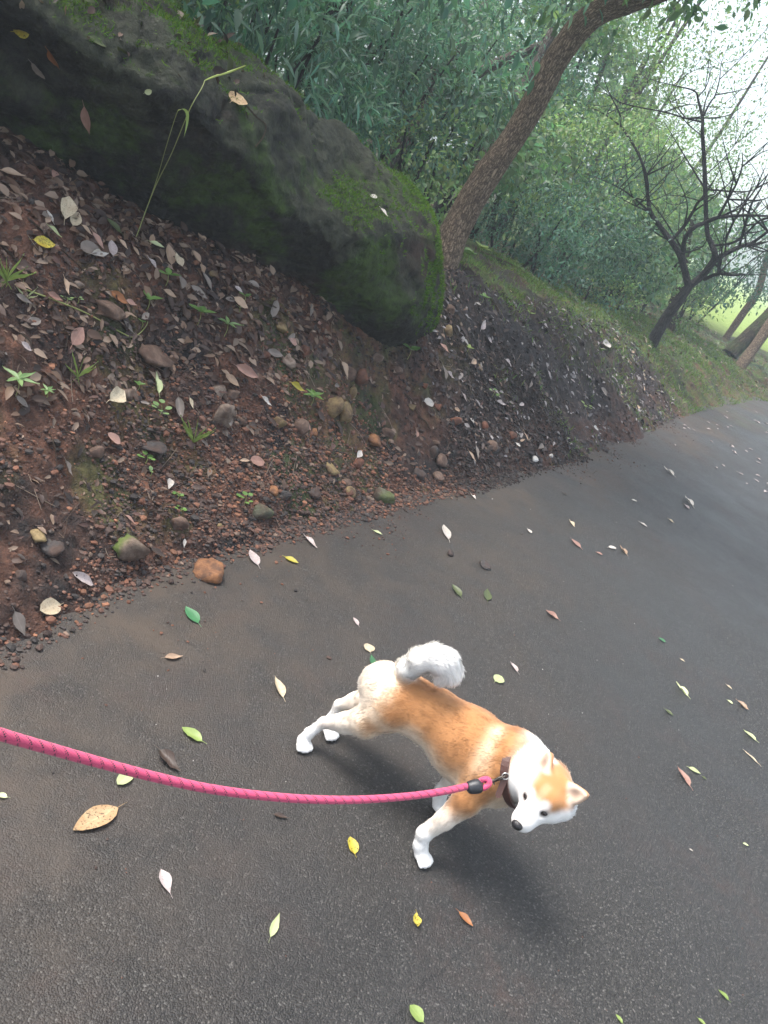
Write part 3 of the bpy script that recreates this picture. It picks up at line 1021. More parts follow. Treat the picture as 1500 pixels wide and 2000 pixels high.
# ------------------------------------------------------------------ dark forked tree
def Z3(x, y):
    return (1100 + x / 3.6375, 150 + y / 3.6375)
fb = at(1276, 682)
fd = np.linalg.norm(fb - CAMP)
ft = empty('forked_tree', fb, 'dark bare-branched forked tree on the mossy far end of the bank', 'tree')
def zpath(zs, off0=0.0, spread=0.35):
    """branch path; wanders in depth"""
    out = []; o = off0
    for x, y in zs:
        u, v = Z3(x, y)
        out.append(along(u, v, fd + o))
        o += random.uniform(-spread, spread) * 0.5
    return out
BR = [
 ([(605, 1930), (640, 1870), (740, 1700), (830, 1580), (890, 1490)], [0.165, 0.145, 0.125, 0.12, 0.10], 0.05),
 ([(890, 1490), (865, 1380), (825, 1260), (770, 1170), (700, 1080), (622, 965), (602, 840), (590, 700), (520, 520), (420, 360), (400, 260), (330, 120), (290, 20)],
  [0.085, 0.08, 0.075, 0.07, 0.06, 0.05, 0.036, 0.032, 0.028, 0.024, 0.018, 0.013, 0.007], 0.25),
 ([(890, 1490), (980, 1420), (1060, 1320), (1078, 1260), (1055, 1190), (1028, 1130), (1015, 1000), (1010, 800), (1000, 560), (988, 400), (990, 300), (960, 170), (930, 100), (780, 60), (620, 20)],
  [0.095, 0.09, 0.08, 0.07, 0.062, 0.055, 0.05, 0.048, 0.045, 0.04, 0.034, 0.025, 0.018, 0.012, 0.006], 0.25),
 ([(420, 360), (300, 270), (130, 190), (0, 150)], [0.018, 0.014, 0.010, 0.005], 0.3),
 ([(622, 965), (500, 860), (400, 790), (270, 730), (160, 690)], [0.026, 0.02, 0.015, 0.01, 0.005], 0.3),
 ([(622, 965), (520, 920), (420, 870), (320, 820)], [0.02, 0.015, 0.01, 0.005], 0.3),
 ([(770, 1160), (860, 1060), (920, 960), (970, 880), (1080, 830)], [0.045, 0.04, 0.034, 0.028, 0.012], 0.3),
 ([(850, 1330), (850, 1230), (870, 1140), (930, 1070), (1010, 1035), (1100, 1000), (1200, 990), (1300, 985), (1480, 990)], [0.06, 0.058, 0.055, 0.05, 0.048, 0.042, 0.034, 0.03, 0.02], 0.3),
 ([(1100, 1000), (1170, 870), (1230, 760), (1270, 640), (1275, 540)], [0.035, 0.03, 0.022, 0.016, 0.008], 0.3),
 ([(985, 320), (870, 295), (720, 250), (560, 220), (400, 180), (280, 110), (100, 90)], [0.02, 0.018, 0.016, 0.014, 0.011, 0.008, 0.004], 0.3),
 ([(990, 290), (1040, 190), (1080, 130), (1110, 20), (1120, -90)], [0.024, 0.02, 0.016, 0.012, 0.006], 0.3),
 ([(960, 140), (1010, 80), (1040, 0), (1050, -80)], [0.016, 0.012, 0.009, 0.005], 0.3),
 ([(1070, 1300), (1150, 1260), (1250, 1210), (1340, 1180), (1455, 1100), (1540, 1050)], [0.065, 0.055, 0.05, 0.04, 0.03, 0.02], 0.3),
 ([(1060, 1200), (1200, 1180), (1300, 1110), (1400, 1020), (1500, 990)], [0.03, 0.028, 0.024, 0.02, 0.012], 0.3),
 ([(1250, 1210), (1290, 1060), (1340, 900), (1400, 800), (1455, 690)], [0.032, 0.028, 0.024, 0.018, 0.01], 0.3),
 ([(1150, 1170), (1210, 1030), (1290, 900), (1370, 790), (1430, 650)], [0.03, 0.026, 0.022, 0.016, 0.009], 0.3),
 ([(1000, 1440), (1100, 1400), (1200, 1410), (1290, 1405)], [0.05, 0.04, 0.03, 0.012], 0.3),
 ([(1150, 1260), (1300, 1200), (1400, 1215), (1500, 1260)], [0.03, 0.025, 0.018, 0.01], 0.3),
 ([(970, 880), (850, 850), (730, 840)], [0.014, 0.010, 0.005], 0.3),
 ([(700, 1080), (620, 1090), (520, 1100), (430, 1095)], [0.016, 0.011, 0.008, 0.004], 0.3),
 ([(1010, 700), (1120, 600), (1220, 480), (1300, 330)], [0.014, 0.011, 0.008, 0.004], 0.3),
 ([(1000, 430), (880, 330), (760, 180), (700, 40)], [0.014, 0.011, 0.008, 0.004], 0.3),
 ([(590, 700), (680, 560), (760, 420), (830, 300)], [0.012, 0.010, 0.007, 0.004], 0.3),
]
branch_pts = {}
for k, (zs, rs_, sp) in enumerate(BR):
    pth = zpath(zs, 0.0, sp)
    key0 = min(branch_pts, key=lambda q: (q[0] - zs[0][0]) ** 2 + (q[1] - zs[0][1]) ** 2) if branch_pts else None
    if key0 is not None:
        shift = np.array(branch_pts[key0]) - np.array(pth[0])
        dd = np.linalg.norm(np.array(branch_pts[key0]) - CAMP) - np.linalg.norm(np.array(pth[0]) - CAMP)
        pth = [p + (p - CAMP) / np.linalg.norm(p - CAMP) * dd for p in pth]
        if k in (1, 2): pth[0] = np.array(branch_pts[key0])
    for z_, p_ in zip(zs, pth): branch_pts[z_] = p_
    b = MB()
    b.tube(pth, np.array(rs_) * 0.50 * fd / 10.5, 14 if k < 3 else 8, 0.08, k * 3, n=6)
    if k > 0:      # twigs
        for q in range(5 if k > 2 else 8):
            i = random.randrange(1, len(pth))
            st = np.array(pth[i])
            d = np.random.default_rng(k * 50 + q).normal(0, 1, 3); d[2] = abs(d[2]) * 0.6 + 0.1
            d /= np.linalg.norm(d)
            L = random.uniform(0.35, 0.9)
            rr = min(0.012, rs_[i] * 0.5)
            m1 = st + d * L * 0.5 + np.random.default_rng(q).normal(0, 0.05, 3)
            b.tube([st, m1, st + d * L + np.array([0, 0, 0.08])], [rr, rr * 0.6, 0.0025], 5, n=4)
            e = np.random.default_rng(q + 7).normal(0, 1, 3); e /= np.linalg.norm(e)
            b.tube([m1, m1 + e * L * 0.25, m1 + e * L * 0.4 + d * 0.1], [rr * 0.5, rr * 0.35, 0.002], 4, n=3)
    me = b.mesh('trunk' if k == 0 else 'branch', fb)
    link('trunk' if k == 0 else 'branch', me, BARK_DARK, ft)

# ------------------------------------------------------------------ other trunks
def trunk_tree(name, label, pts, dist, radii_px, bark, crown=None, group=None, twigs=0, up=None):
    p0 = along(pts[0][0], pts[0][1], dist)
    g0 = H(p0[0], p0[1])[0]
    path = [along(p[0], p[1], dist + 0.15 * k) for k, p in enumerate(pts)]
    rad = [q / FPX * dist for q in radii_px]
    if path[0][2] > g0 + 0.02:
        d = path[0] - path[1]; d = d / abs(d[2])
        dn = path[0] + d * (path[0][2] - g0 + 0.1)
        path = [dn] + path; rad = [rad[0] * 1.15] + rad
    base = np.array([path[0][0], path[0][1], g0])
    if name == 'mossy_tree' and dist > 14:      # the trunk goes on above the frame to a crown of its own
        d = path[-1] - path[-2]; d = d / np.linalg.norm(d)
        for k in range(4):
            d = d * .75 + np.array([0, 0, .3]); d /= np.linalg.norm(d)
            path.append(path[-1] + d * 0.9); rad.append(rad[-1] * .78)
        crown = [(path[-1], 1.1, 700), (path[-2] + np.array([.5, .3, .2]), .8, 400), (path[-1] + np.array([-.2, .6, .8]), .9, 450)]
    o = empty(name, base, label, 'tree', group)
    V, F_, UV = tube(path, rad, 14, 0.10, int(dist * 10), n=7)
    link('trunk', mesh_np('trunk', V - base, F_, True, None, UV), bark, o)
    if crown:
        cb = MB()
        for k, (c, R, n_) in enumerate(crown):
            V, T, C = leaf_cloud(n_, (R, R, R * 0.7), 0.09, 0.4, int(dist * 100) + k, 30, 0.4)
            cb.add(V + np.asarray(c), None, T, C)
        tag(link('crown', cb.mesh('crown', base), LEAF_DARK, o), kind='stuff')
    return o

trunk_tree('slanting_tree', 'dark trunk slanting behind the dwarf bamboo at the top', [(608, 108), (640, 58), (680, -15), (730, -110), (760, -200)], 6.6, [15, 17, 19, 18, 15], BARK_DARK,
           [(along(560, -330, 5.6), 1.3, 2600), (along(330, -430, 4.8), 1.0, 2200), (along(800, -320, 6.5), 1.2, 2400), (along(60, -520, 4.3), 0.9, 1800)])
trunk_tree('pale_tree', 'short pale knotty trunk just above the boulder shoulder', [(757, 322), (778, 290), (800, 252), (830, 200), (850, 130)], 6.9, [13, 13, 11, 10, 8], BARK_PALE)
trunk_tree('pale_tree', 'long pale trunk lying low to the right behind the leaning tree', [(868, 185), (905, 160), (960, 130), (1020, 103), (1085, 80)], 9.4, [8, 8, 9, 8, 6], BARK_PALE)
trunk_tree('pale_tree', 'thin pale upright trunk above the long low pale one', [(868, 145), (888, 105), (915, 60), (945, 15), (970, -40)], 9.8, [9, 9, 8, 7, 6], BARK_PALE)
trunk_tree('pale_tree', 'brownish trunk partly hidden behind the leaning trunk', [(970, 260), (990, 222), (1015, 180), (1050, 120), (1080, 60)], 9.0, [10, 10, 9, 9, 8], BARK_PALE)
trunk_tree('mossy_tree', 'mossy thick trunk leaning at the right edge of the view', [(1424, 694), (1450, 668), (1480, 640), (1520, 596), (1560, 540)], 15.5, [14, 13, 13, 12, 11], BARK_MOSS)
trunk_tree('mossy_tree', 'rightmost brown trunk in front of the bright meadow', [(1452, 708), (1472, 680), (1500, 640), (1540, 580)], 15.0, [10, 9, 9, 8], BARK_BROWN)
trunk_tree('mossy_tree', 'slim grey trunk left of the mossy thick one', [(1404, 682), (1425, 650), (1450, 614), (1480, 570), (1500, 500)], 18.0, [7, 6.5, 6.5, 6, 6], BARK_BROWN)
trunk_tree('mossy_tree', 'slender trunk behind the fork of the dark tree', [(1315, 600), (1330, 540), (1340, 480), (1352, 420)], 13.5, [10, 9, 9, 8], BARK_MOSS)


# ================================================================== FALLEN LEAVES
def leaf_shape(shape, curl, seed):
    """unit leaf: stalk at the origin, tip at y = 1, width 1 (scaled by the object)"""
    r = np.random.default_rng(seed)
    nu, nv = 8, 5
    V = []
    UV = []
    for i in range(nu):
        t = i / (nu - 1)
        if shape == 'oval': w = math.sin(math.pi * t ** 0.85) ** 0.8
        elif shape == 'lance': w = math.sin(math.pi * t ** 0.7) ** 1.15
        elif shape == 'round': w = max(0.0, math.sin(math.pi * min(1, t ** 0.95))) ** 0.55
        else: w = math.sin(math.pi * t ** 1.25) ** 0.9
        w = max(w, 0.02) * 0.5
        for k in range(nv):
            q = (k / (nv - 1)) * 2 - 1
            x = q * w + 0.06 * curl * math.sin(3 * t)
            z = (q * w) ** 2 * (0.10 + 0.45 * abs(curl)) + abs(q) * w * 0.03 + curl * 0.26 * (t - 0.35) ** 2 + r.normal(0, 0.012) * (0.5 + abs(curl))
            V.append((x, t, z)); UV.append((k / (nv - 1), t))
    V = np.array(V)
    V[:, 2] -= V[:, 2].min()
    F = grid_faces(nu, nv)
    # stalk
    st, sf, su = tube([(0.06 * curl * 0, 0.02, V[2, 2] + 0.004), (0.02, -0.1, 0.03), (0.05, -0.22, 0.012)], [0.018, 0.014, 0.012], 4, n=2)
    return mesh_np('leaf', np.vstack([V, st]), [F, sf + len(V)], True, None, np.vstack([np.array(UV), np.full((len(st), 2), 0.5)]))
SHAPES = ['oval', 'lance', 'round', 'egg']
LEAF_ME = {}
def leaf_mesh(shape, var):
    if (shape, var) not in LEAF_ME:
        LEAF_ME[(shape, var)] = leaf_shape(shape, [0.15, 0.6, 1.1, -0.5][var], var * 7 + SHAPES.index(shape))
    return LEAF_ME[(shape, var)]

def mat_dead(name, c0, c1, spots=0.0, gloss=0.5, trans=0.15, spotc=(0.03, 0.018, 0.01)):
    m = M(name)
    oi = m.n('ShaderNodeObjectInfo')
    p = m.pos()
    a = m.noise(p, 45, 4, 0.6)
    k = m.math('ADD', m.math('MULTIPLY', a, 0.7), m.math('MULTIPLY', oi.outputs['Random'], 0.45))
    col = m.mix(m.maprange(k, 0.25, 0.85), c0, c1)
    # midrib
    uv = m.n('ShaderNodeUVMap').outputs[0]
    sx = m.n('ShaderNodeSeparateXYZ'); m.l(uv, sx.inputs[0])
    rib = m.maprange(m.math('ABSOLUTE', m.math('SUBTRACT', sx.outputs[0], 0.5)), 0.0, 0.06, 0.65, 1.0)
    veins = m.n('ShaderNodeTexWave'); veins.inputs['Scale'].default_value = 3.2; veins.inputs['Distortion'].default_value = 1.0
    mp = m.n('ShaderNodeMapping'); mp.inputs['Rotation'].default_value = (0, 0, 0.9); m.l(uv, mp.inputs[0]); m.l(mp.outputs[0], veins.inputs[0])
    col = m.mix(m.math('MULTIPLY', m.math('SUBTRACT', 1.0, rib), 0.7), col, tuple(min(1, c * 1.25) for c in c1))
    if spots:
        sp = m.maprange(m.noise(p, 150, 5, 0.7), 0.54, 0.60)
        sp2 = m.maprange(m.noise(p, 38, 4, 0.6), 0.46, 0.58)
        col = m.mix(m.math('MULTIPLY', sp, spots), col, spotc)
        col = m.mix(m.math('MULTIPLY', sp2, spots * 0.6), col, (c1[0] * 0.55, c1[1] * 0.4, c1[2] * 0.3))
    m.set(col=col, rough=gloss, spec=0.45)
    m.bump(veins.outputs['Fac'], 0.15, 0.002)
    return m.translucent(col, trans).m
LM = dict(
    cream=mat_dead('leaf_cream', (0.42, 0.35, 0.24), (0.60, 0.51, 0.36), 0.35),
    tan=mat_dead('leaf_tan', (0.26, 0.17, 0.11), (0.46, 0.33, 0.23)),
    pink=mat_dead('leaf_pinkish_brown', (0.22, 0.115, 0.085), (0.40, 0.24, 0.19)),
    lilac=mat_dead('leaf_pale_lilac', (0.34, 0.28, 0.27), (0.52, 0.45, 0.43), 0.35),
    white=mat_dead('leaf_whitish', (0.40, 0.37, 0.33), (0.58, 0.54, 0.49), 0.35),
    grey=mat_dead('leaf_grey_brown', (0.12, 0.10, 0.085), (0.24, 0.20, 0.17)),
    dark=mat_dead('leaf_dark_brown', (0.03, 0.02, 0.015), (0.075, 0.045, 0.032)),
    orange=mat_dead('leaf_orange_brown', (0.20, 0.075, 0.025), (0.34, 0.14, 0.05)),
    yellow=mat_dead('leaf_yellow', (0.36, 0.31, 0.04), (0.52, 0.45, 0.07), 0.0, 0.45, 0.3),
    spotted=mat_dead('leaf_spotted_yellow', (0.45, 0.38, 0.04), (0.58, 0.48, 0.07), 0.8, 0.45, 0.2),
    blotch=mat_dead('leaf_blotched_tan', (0.34, 0.21, 0.11), (0.56, 0.43, 0.24), 0.85, 0.5, 0.1),
    green=mat_dead('leaf_fallen_green', (0.035, 0.12, 0.05), (0.06, 0.19, 0.08), 0.0, 0.35, 0.2),
    lime=mat_dead('leaf_light_green', (0.17, 0.25, 0.06), (0.29, 0.38, 0.11), 0.0, 0.4, 0.3),
    pale=mat_dead('leaf_pale_green', (0.40, 0.46, 0.22), (0.56, 0.60, 0.34), 0.0, 0.45, 0.25),
    olive=mat_dead('leaf_olive', (0.05, 0.065, 0.022), (0.09, 0.11, 0.04), 0.0, 0.45, 0.15),
)

def put(o, p, y, n, sx, sy, sz):
    y = np.asarray(y, float); n = np.asarray(n, float)
    n = n - y * np.dot(n, y) / np.dot(y, y); n /= np.linalg.norm(n)
    y = y / np.linalg.norm(y)
    x = np.cross(y, n)
    o.matrix_world = Matrix(((x[0] * sx, y[0] * sy, n[0] * sz, p[0]), (x[1] * sx, y[1] * sy, n[1] * sz, p[1]),
                             (x[2] * sx, y[2] * sy, n[2] * sz, p[2]), (0, 0, 0, 1)))

def put_leaf(a, b, wr, mat, shape, var, label, group=None, name='fallen_leaf', parent=None, lift=0.0):
    """leaf with its stalk end at a and its tip at b (world points on the ground)"""
    me = leaf_mesh(shape, var)
    o = bpy.data.objects.new(name, me)
    COL.objects.link(o)
    if not me.materials: me.materials.append(LM['tan'])
    o.material_slots[0].link = 'OBJECT'
    o.material_slots[0].material = LM[mat]
    a = np.asarray(a, float); b = np.asarray(b, float)
    L = np.linalg.norm(b - a)
    n = gnormal((a[0] + b[0]) / 2, (a[1] + b[1]) / 2, 0.06)
    if lift > 0:      # rest on the highest clods under the blade instead of sinking into them
        sd_ = np.cross(b - a, n); sd_ /= np.linalg.norm(sd_)
        q = np.array([a + (b - a) * t + sd_ * L * wr * .4 * k for t in (.15, .4, .65, .9) for k in (-1, 0, 1)])
        gap = H(q[:, 0], q[:, 1]) - q[:, 2]
        lift = max(lift * .6, min(0.03, float(gap.max()) * n[2] + lift * .6))
    put(o, a + n * (0.003 + lift), b - a, n, L * wr, L, L)
    if parent is not None: o.parent = parent
    else: tag(o, label, 'leaf', group)
    return o

ROAD_LEAVES = [
 (230, 1580, 141, 1625, .46, 'blotch', 'oval', 0, 'large blotched yellow-brown leaf, biggest on the road, below the pink leash'),
 (394, 1450, 354, 1424, .50, 'lime', 'oval', 1, 'bright green leaf just above the left half of the pink leash'),
 (258, 1512, 228, 1536, .60, 'pale', 'round', 1, 'pale green leaf half hidden behind the left part of the leash'),
 (310, 1466, 350, 1512, .40, 'dark', 'lance', 2, 'thin dark curled leaf lying just above the pink leash'),
 (14, 1559, -12, 1553, .50, 'pale', 'lance', 1, 'pale leaf cut by the left edge under the leash'),
 (331, 1747, 312, 1702, .46, 'lilac', 'egg', 1, 'pale lilac white leaf below the large blotched leaf'),
 (527, 1832, 545, 1785, .30, 'pale', 'lance', 0, 'slender yellow green leaf alone low in the middle of the road'),
 (692, 1670, 682, 1637, .60, 'spotted', 'round', 1, 'yellow leaf with brown spots left of the dog front paw'),
 (812, 1784, 813, 1814, .55, 'spotted', 'egg', 2, 'small curled yellow leaf straight below the dog front paw'),
 (895, 1782, 922, 1812, .42, 'orange', 'oval', 1, 'orange brown leaf below the dog right of the curled yellow one'),
 (825, 1998, 798, 1966, .72, 'lime', 'round', 1, 'bright green torn leaf at the bottom edge below the dog'),
 (1422, 1955, 1400, 1934, .45, 'lime', 'lance', 1, 'small light green leaf near the lower right corner'),
 (1215, 2000, 1201, 1983, .50, 'lime', 'oval', 1, 'green leaf at the bottom edge right of the torn green one'),
 (1362, 1990, 1378, 2004, .45, 'lime', 'oval', 0, 'green leaf at the bottom edge farthest right'),
 (386, 1219, 362, 1187, .52, 'green', 'oval', 0, 'dark green leaf with a long stalk below the rust orange stone'),
 (116, 1183, 74, 1196, .60, 'cream', 'round', 1, 'cream folded leaf on the soil edge at the left'),
 (180, 1144, 137, 1120, .38, 'lilac', 'oval', 1, 'pale pink grey leaf on the soil edge below the mossy stone'),
 (503, 1106, 487, 1076, .42, 'lilac', 'oval', 0, 'pale oval leaf right of the rust orange stone'),
 (556, 1089, 582, 1102, .55, 'yellow', 'oval', 1, 'bright yellow leaf on the road below the soil edge'),
 (596, 1049, 618, 1073, .30, 'lilac', 'lance', 1, 'narrow pinkish leaf above the bright yellow leaf'),
 (729, 1037, 746, 1046, .45, 'pale', 'oval', 1, 'small pale green leaf below the round mossy stone'),
 (875, 1055, 865, 1027, .34, 'white', 'oval', 0, 'whitish narrow leaf on the road beyond the dog tail'),
 (321, 1286, 356, 1284, .42, 'tan', 'lance', 1, 'tan boat-shaped leaf between the green leaf and the leash'),
 (552, 1364, 535, 1324, .36, 'cream', 'lance', 1, 'cream slender leaf left of the dog rump'),
 (699, 1223, 689, 1208, .45, 'lilac', 'oval', 1, 'small pinkish leaf above the heart-shaped cream leaf'),
 (722, 1275, 716, 1259, 1.0, 'cream', 'round', 1, 'cream heart-shaped leaf just above the dog rump'),
 (730, 1303, 724, 1280, .45, 'green', 'lance', 0, 'green leaf partly hidden behind the dog rump'),
 (899, 1167, 882, 1144, .50, 'olive', 'oval', 1, 'dull green leaf on the road above the dog tail'),
 (951, 1174, 951, 1151, .40, 'olive', 'lance', 0, 'narrow dark olive leaf right of the dull green leaf'),
 (1089, 1211, 1064, 1195, .52, 'pink', 'round', 2, 'pinkish brown curled leaf alone on the middle of the road'),
 (1010, 1314, 995, 1294, .40, 'lilac', 'lance', 1, 'pale slender leaf right of the dog tail'),
 (966, 1332, 979, 1324, .85, 'pale', 'round', 1, 'pale round leaf right of the dog tail below the slender one'),
 (1286, 1247, 1299, 1256, .75, 'green', 'round', 1, 'small dark green leaf on the right side of the road'),
 (1327, 1287, 1337, 1294, .50, 'cream', 'oval', 1, 'tiny cream leaf below the small dark green one'),
 (1342, 1361, 1318, 1335, .36, 'pale', 'lance', 2, 'slender light green leaf right of the dog'),
 (1298, 1386, 1314, 1400, .55, 'olive', 'oval', 1, 'dark green leaf below the slender light green one'),
 (1418, 1338, 1429, 1348, .45, 'cream', 'oval', 1, 'pale leaf uppermost of three close together at the right'),
 (1420, 1368, 1430, 1376, .70, 'pale', 'round', 1, 'grey green leaf in the middle of three close together at the right'),
 (1440, 1370, 1459, 1390, .45, 'tan', 'oval', 2, 'tan folded leaf lowest of three close together at the right'),
 (1476, 1448, 1450, 1427, .42, 'pale', 'lance', 1, 'light green torn leaf near the right edge'),
 (1479, 1492, 1449, 1464, .18, 'cream', 'lance', 0, 'thin straw-like leaf near the right edge'),
 (1346, 1537, 1320, 1499, .36, 'pink', 'lance', 1, 'brown pink leaf right of the dog head'),
 (1344, 1500, 1367, 1513, .50, 'pale', 'oval', 1, 'pale green leaf touching the brown pink one right of the dog head'),
 (1370, 1517, 1379, 1524, .60, 'olive', 'oval', 1, 'tiny dark olive leaf right of the dog head'),
 (533, 1592, 563, 1600, .35, 'dark', 'lance', 1, 'dark brown leaf scrap under the middle of the leash'),
 (1113, 1018, 1121, 1031, .40, 'cream', 'lance', 1, 'pale sliver of leaf above the pinkish leaf at mid road'),
 (1133, 1071, 1116, 1054, .50, 'pink', 'oval', 0, 'pinkish flat leaf in the middle distance of the road'),
 (1164, 1079, 1176, 1085, .60, 'pink', 'round', 1, 'small pinkish round leaf in the middle distance of the road'),
 (1188, 1070, 1202, 1072, .55, 'white', 'round', 1, 'white bright leaf in the middle distance of the road'),
 (1223, 1084, 1209, 1068, .35, 'tan', 'lance', 2, 'tan curled leaf beside the white bright one'),
 (1250, 1021, 1263, 1030, .50, 'white', 'oval', 1, 'white leaf alone between the two pale clusters'),
 (1305, 1014, 1316, 1023, .40, 'cream', 'lance', 1, 'cream leaf below the double white leaf'),
 (1352, 990, 1335, 973, .40, 'white', 'oval', 2, 'white leaf upper of the touching pair at the right'),
 (1337, 986, 1345, 996, .45, 'lilac', 'oval', 1, 'pale leaf lower of the touching pair at the right'),
 (1234, 977, 1243, 980, .7, 'white', 'round', 1, 'small white round leaf on the bluish part of the road'),
 (1315, 930, 1295, 914, .35, 'white', 'lance', 2, 'white curved leaf on the far part of the road'),
 (920, 966, 929, 977, .40, 'white', 'lance', 1, 'white leaf near the soil edge beyond the round mossy stone'),
 (1098, 962, 1106, 968, .7, 'dark', 'round', 1, 'small dark crumpled leaf near the far soil edge'),
 (1030, 1034, 1037, 1043, .6, 'white', 'round', 1, 'tiny white leaf at mid road left of the pale sliver'),
 (1345, 1659, 1353, 1664, .5, 'white', 'oval', 1, 'tiny white scrap of leaf right below the dog head'),
 (1450, 1648, 1461, 1653, .5, 'pale', 'oval', 1, 'tiny green white scrap of leaf near the right edge below the dog'),
]
def gp(x, y):
    p = gz(x, y, 0.0)
    if H(p[0], p[1])[0] > 0.004: p = at(x, y)
    return p
for x0, y0, x1, y1, wr, mt, sh, var, lab in ROAD_LEAVES:
    put_leaf(gp(x0, y0), gp(x1, y1), wr, mt, sh, var, lab)

